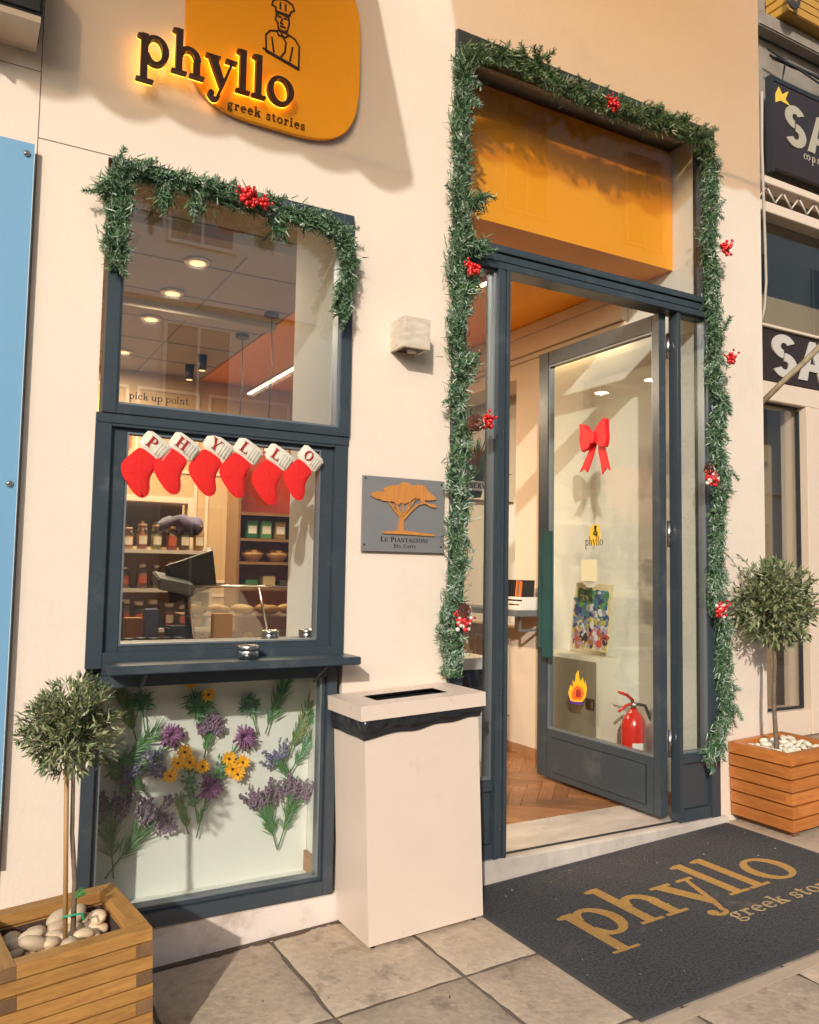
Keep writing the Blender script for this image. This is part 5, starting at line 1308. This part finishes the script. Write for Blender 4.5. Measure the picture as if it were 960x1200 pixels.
for i in range(8):
    o = bpy.data.objects.new('bottle', bm2[i % 4]); COL.objects.link(o); o.location = (.68+i*.115, 3.27, 1.531); o.scale = (1, 1, R.uniform(.85, 1.15)); tag(o, 'bottle standing '+ORD[i]+' from the left in the cream framed niche', 'bottle', 'bottles in the niche')
# serving counter with slanted glass case
t = thing('serving_counter', 'wooden edged serving counter running under the window glass case', 'counter', (1.1, 1.3, FZ))
c0, c1 = Y(150, 714, 1.05), Y(345, 762, 1.05)
b = B().box(.55, 1.9, 1.05, 1.9, .95, 1.0); b.build('worktop', M['counter_wood'], t, bevel=.006)
B().box(.58, 1.87, 1.08, 1.87, FZ, .949).build('counter_front', M['ochre'], t)
t = thing('glass_display_case', 'slanted glass pastry case with trays seen through the serving window', 'display case', (1.6, 1.2, 1.0))
xA, xB = 1.12, 1.98
b = B()
b.obox(((xA+xB)/2, 1.22, 1.17), Vector(((xB-xA)/2, 0, 0)), Vector((0, .11, .17)), Vector((0, .003, -.002))); b.build('front_pane', M['glass'], t)
B().box(xA, xB, 1.33, 1.75, 1.342, 1.348).build('top_pane', M['glass'], t)
b = B()
for x in (xA, 1.52, xB): b.tube([(x, 1.105, 1.002), (x, 1.335, 1.345), (x, 1.75, 1.345)], .008, 6)
b.tube([(xA, 1.335, 1.347), (xB, 1.335, 1.347)], .007, 6).tube([(xA, 1.108, 1.005), (xB, 1.108, 1.005)], .008, 6); b.build('metal_edge', M['steel'], t)
for z in (1.03, 1.18): B().box(xA+.02, xB-.02, 1.30, 1.72, z, z+.008).build('tray', M['counter_wood'], t)
pas = [B().ball((0, 0, .02), .05, 2, sc=(1.2, .8, .55)).mesh('pastry', mat('pastry', c_, .6, var=.5, vs=20)) for c_ in ((.55, .28, .07), (.62, .38, .12), (.35, .14, .04))]
for i in range(6):
    for z in (1.046, 1.196):
        for yy in (1.38, 1.52):
            o = bpy.data.objects.new('pastry', R.choice(pas)); COL.objects.link(o); o.location = (1.19+i*.14+R.uniform(-.01, .01), yy, z); o.rotation_euler = (0, 0, R.uniform(0, 6)); tag(o, 'golden pastry, '+ORD[i]+' from the left in the '+('front' if yy < 1.45 else 'rear')+' row of the '+('upper' if z > 1.1 else 'lower')+' tray', 'pastry', 'pastries in the glass case')
# register, paper bag, cloth heap
t = thing('cash_register', 'dark angular till screen on the counter at the middle of the window', 'till', (1.16, 1.35, 1.0))
B().obox((1.16, 1.42, 1.40), Vector((.13, .02, .045)), Vector((-.005, .012, 0)), Vector((-.02, -.02, .10))).build('screen', M['black'], t, bevel=.004)
B().tube([(1.17, 1.44, 1.0), (1.15, 1.44, 1.3)], .02, 8).build('stand', M['black'], t)
B().obox((1.05, 1.36, 1.36), Vector((.10, .02, -.02)), Vector((0, .09, .02)), Vector((0, -.01, .03))).build('printer', M['counter'], t, bevel=.008)
B().box(1.01, 1.12, 1.22, 1.36, 1.001, 1.14).build('card_reader', M['black'], t, bevel=.01)
t = single(B().box(1.185, 1.285, 1.10-.06, 1.10-.005, 1.002, 1.215), 'paper_bag', mat('kraft_paper', (.46, .27, .12), .8), 'upright brown paper bag in front of the glass case', 'bag', (1.23, 1.08, 1.0), bevel=.004)
# coffee shelf with red back
shelf_unit('coffee_shelf', 'red backed shelf with coffee packs seen at the right of the serving window', 1.93, 2.62, 3.0, 3.3, (1.30, 1.50, 1.68, 1.88), 'red_wall', 'counter_wood', 2.40)
for i, c_ in enumerate(((.03, .16, .06), (.10, .28, .10), (.30, .18, .05), (.04, .03, .03), (.45, .10, .03))):
    o = B().box(2.00+i*.115, 2.00+i*.115+.09, 3.06, 3.12, 1.681, 1.82); t = single(o, 'coffee_pack', mat('coffee_pack', c_, .4), ['dark green', 'light green', 'tan', 'black', 'orange'][i]+' coffee pack on the red backed shelf', 'coffee pack', (2.04+i*.115, 3.09, 1.681), bevel=.006)
    B().box(2.012+i*.115, 2.078+i*.115, 3.0585, 3.0605, 1.72, 1.78).build('pack_label', M['label_white'], t)
for i in range(3):
    x = 2.06+i*.2; t = thing('bread_basket', 'round wicker basket of rolls on the red backed shelf, number %s from the left' % ['one', 'two', 'three'][i], 'basket', (x, 3.1, 1.501), group='round baskets on the shelf')
    B().lathe([(.05, 0), (.085, .05), (.09, .07), (.08, .06), (.05, .02)], n=20).build('basket', M['cane'], t, local=True)
    for k in range(4): B().ball((.035*math.cos(k*1.6), .035*math.sin(k*1.6), .075), .035, 1, sc=(1, 1, .7)).build('roll', pas[0].materials[0], t, local=True)
for i in range(4):
    single(B().box(2.0+i*.14, 2.0+i*.14+.10, 3.05, 3.18, 1.301, 1.36+.03*(i % 2)), 'snack_box', mat('snack_box', [(.05, .18, .07), (.5, .4, .2), (.06, .05, .05), (.35, .06, .04)][i], .5), ['green', 'tan', 'black', 'red'][i]+' snack box on the low shelf of the red backed unit', 'box', (2.05+i*.14, 3.1, 1.301), bevel=.004)
single(B().box(.3, 1.09, 2.93, 2.96, 2.30, 2.52).prism([(.3, 1.95), (.70, 1.93), (.95, 2.05), (1.09, 2.3), (.3, 2.3)], 2.93, 2.96), 'wall_poster', mat('orange_poster', (.46, .11, .02), .6), 'hanging orange red panel with a curved lower edge behind the leftmost stocking', 'panel', (.7, 2.94, 2.0))
# behind the entrance: far shelf, red wall, plant, counter ledge
shelf_unit('bottle_shelf', 'far shelf unit of bottles and jars seen through the left side pane of the entrance', 3.92, 5.0, 3.5, 3.8, (1.29, 1.50, 1.71, 1.93), 'dark_band', 'cream', 2.0)
for z, nm in ((1.29, 'lowest'), (1.50, 'middle'), (1.71, 'upper')):
    for i in range(11):
        if i % 3 == 2:
            o = bpy.data.objects.new('bottle', bm2[(i+int(z*10)) % 4]); COL.objects.link(o); o.location = (3.98+i*.093, 3.58, z); o.scale = (.95, .95, .68); tag(o, 'bottle at place '+ORD[i]+' from the left on the '+nm+' shelf of the far unit', 'bottle', 'bottles on the far '+nm+' shelf')
        else: jar(jb, jl[i % 3], jc[(i*2+int(z*10)) % 5], (3.98+i*.093, 3.58, z), (.95, .95, 1.05), 'jars on the far '+nm+' shelf', 'jar at place '+ORD[i]+' from the left on the '+nm+' shelf of the far unit')
structure(B().box(4.45, 5.8, 3.42, 3.46, 2.02, 3.2).box(4.60, 5.6, 3.42, 3.46, 1.5, 2.019).build('red_wall_panel', M['red_wall']))
t = thing('hanging_plant', 'red and green leafed plant behind the left side pane of the entrance', 'plant', (2.86, 1.2, 2.0))
b = B(); rr = random.Random(9)
for i in range(90):
    leaf(b, Vector((2.86, 1.2, 2.02)), Vector((rr.gauss(0, .5), rr.gauss(0, .4), rr.uniform(.1, 1.2))), rr.uniform(.10, .32), .03, Vector((0, 1, 0)), rr.choice((0, 1, 1)), rr)
b.build('leaves', [M['leafgreen'], mat('red_leaf', (.28, .04, .02), .5)], t, fix=False)
B().lathe([(.05, -.10), (.08, 0), (.075, .01)], (0, 0, .02), 16).build('pot', M['black'], t, local=True)
B().box(2.6, 3.12, 1.12, 1.32, 1.885, 1.90).build('hanging_shelf', M['counter_wood'], t)
t = thing('service_sign', 'small white sign reading SERVICE behind the left side pane', 'sign', (2.88, 1.10, 1.95))
B().box(2.745, 2.985, 1.095, 1.10, 1.952, 2.012).build('plate', M['label_white'], t)
b = B(); text_into(b, 'SERVICE', 2.762, 1.966, .033, .0006, sans=True, sx=(.208)/(text_width('SERVICE', sans=True)*.033), y0=1.0948); b.build('lettering', M['black'], t)
t = thing('wall_ledge', 'grey standing ledge on brackets along the side wall inside the entrance', 'ledge', (3.48, 2.0, 1.18))
B().box(3.34, 3.599, 1.36, 3.2, 1.155, 1.195).build('ledge_top', M['counter'], t, bevel=.003)
for y in (1.42, 2.3): B().box(3.40, 3.599, y, y+.014, 1.05, 1.066).box(3.40, 3.414, y, y+.014, 1.066, 1.154).build('bracket', M['counter'], t)
t = thing('bar_counter', 'pale bar counter with a dark top seen through the left side pane of the entrance', 'counter', (3.0, 2.0, FZ))
B().box(2.4, 3.28, 2.0, 2.4, 1.19, 1.23).build('counter_top', M['counter'], t, bevel=.004)
B().box(2.45, 3.24, 2.03, 2.38, FZ, 1.189).build('counter_front', M['cream'], t)
t = thing('tea_bag_box', 'white slotted box of black and orange tea packets on the grey ledge', 'box', (3.46, 1.53, 1.197))
b = B().box(3.40, 3.55, 1.41, 1.69, 1.1965, 1.205).box(3.40, 3.408, 1.41, 1.69, 1.206, 1.225).box(3.40, 3.408, 1.41, 1.69, 1.237, 1.255).box(3.40, 3.408, 1.41, 1.69, 1.267, 1.285).box(3.40, 3.408, 1.41, 1.43, 1.2255, 1.2365).box(3.40, 3.408, 1.55, 1.57, 1.2255, 1.2365).box(3.40, 3.408, 1.67, 1.69, 1.2255, 1.2665).box(3.409, 3.55, 1.40, 1.409, 1.1965, 1.285).box(3.409, 3.55, 1.691, 1.70, 1.1965, 1.285); b.build('crate', M['paint_white'], t)
for i in range(9):
    y = 1.42+i*.029; B().obox((3.47, y+.014, 1.315), Vector((.05, 0, 0)), Vector((0, .010, .0)), Vector((0, -.012, .085))).build('tea_packet', [M['black'], M['counter'], mat('orange_packet', (.60, .13, .02), .5) if i == 2 else M['black']][i % 3 if i < 3 else (2 if i in (0, 5) else 0)], t)
for i, m_ in ((0, 'flame2'), (6, 'flame2')): B().obox((3.415, 1.435+i*.03, 1.33), Vector((.004, 0, 0)), Vector((0, .010, 0)), Vector((0, -.008, .06))).build('packet_print', M[m_], t)
t = thing('inner_waste_bin', 'small waste bin with white lid and black bag behind the left side pane', 'waste bin', (2.64, .9, FZ))
B().box(2.50, 2.74, .80, 1.04, FZ, .72).build('bin_body', M['paint_white'], t)
b = B().box(2.49, 2.75, .79, 1.05, .90, .965); b.build('bin_lid', M['paint_white'], t, bevel=.004)
b = B()
for i in range(24):
    a = 2*PI*i/24; rr_ = .155+.03*math.sin(i*2.3)
    i2 = (i+1) % 24; a2 = 2*PI*i2/24; r2 = .155+.03*math.sin(i2*2.3)
    b.quad([(2.62+.11*math.cos(a), .92+.11*math.sin(a), .895), (2.62+.11*math.cos(a2), .92+.11*math.sin(a2), .895), (2.62+r2*math.cos(a2), .92+r2*math.sin(a2), .76), (2.62+rr_*math.cos(a), .92+rr_*math.sin(a), .76)])
b.build('black_bag', M['bag'], t)
# more things on the counter and in front of the jar shelves
rr = random.Random(77)
for i in range(7):
    x = .66+i*.062; t = thing('paper_cup', 'paper cup %s in the row on the serving counter' % ['first from the left', 'second', 'third', 'fourth', 'fifth', 'sixth', 'last'][i], 'cup', (x, 1.12+.02*(i % 2), 1.0005), group='paper cups on the counter')
    B().lathe([(.021, 0), (.029, .082), (.031, .086)], n=14).build('cup', [M['paint_white'], M['cane'], M['letter_red']][i % 3], t, local=True)
    B().lathe([(.032, .0862), (.030, .094), (.022, .096)], n=14).build('lid', M['black'], t, local=True)
for i, (x, y, w_, h_, c_) in enumerate(((.62, 1.5, .10, .20, (.30, .05, .04)), (.74, 1.46, .08, .26, (.05, .05, .06)), (.84, 1.52, .09, .17, (.45, .22, .06)), (.93, 1.44, .07, .22, (.12, .14, .28)))):
    single(B().box(x, x+w_, y, y+.08, 1.0005, 1.0+h_), 'carton', mat('carton_print', c_, .5, var=.4, vs=20), ['dark red', 'black', 'orange brown', 'blue'][i]+' carton standing on the serving counter', 'carton', (x+w_/2, y, 1.0), bevel=.004)
t = thing('cloth_heap', 'crumpled purple and grey cloth heap on top of the jar shelf unit', 'cloth', (1.28, 2.3, 1.72))
b = B(); b.ball((1.30, 2.32, 1.72), .11, 3, sc=(1.5, .8, .6))
for v in b.bm.verts: v.co += Vector((.03, .03, .05))*noise.noise(v.co*14)
b.build('folds', mat('cloth_purple', (.12, .09, .18), .9, col2=(.05, .06, .05), vs=12), t)

# grit and dry leaves trodden about on the pavement and the mat
rr = random.Random(15); b = B()
for i in range(420):
    x = rr.uniform(.5, 4.6); y = -rr.random()**1.3*1.7-.01; z = gz(x)+(.0135 if MX0 < x < MX1 and MY0 < y < MY1 else .002); s = rr.uniform(.0012, .004)
    b.bm.faces.ensure_lookup_table(); v_ = [b.bm.verts.new((x+rr.uniform(-s, s)*1.5, y+rr.uniform(-s, s)*1.5, z+(s*.8 if k == 3 else 0))) for k in range(4)]
    mi = 0 if rr.random() < .45 else 1
    for f in ((0, 1, 3), (1, 2, 3), (2, 0, 3)): b.bm.faces.new([v_[k] for k in f]).material_index = mi
for i in range(26):
    x = rr.uniform(.7, 4.3); y = -rr.uniform(.02, 1.5); z = gz(x)+(.0145 if MX0 < x < MX1 and MY0 < y < MY1 else .004); a = rr.uniform(0, 6)
    leaf(b, Vector((x, y, z)), Vector((math.cos(a), math.sin(a), .05)), rr.uniform(.012, .03), rr.uniform(.004, .010), Vector((0, 0, 1)), 2, rr)
tag(b.build('pavement_grit', [mat('pale_grit', (.55, .48, .40), .9), mat('dark_grit', (.07, .05, .035), .9), mat('dry_leaf', (.14, .07, .03), .8)], fix=False), 'pale and dark grit with a few dry leaves on the paving and mat', 'grit', kind='stuff')
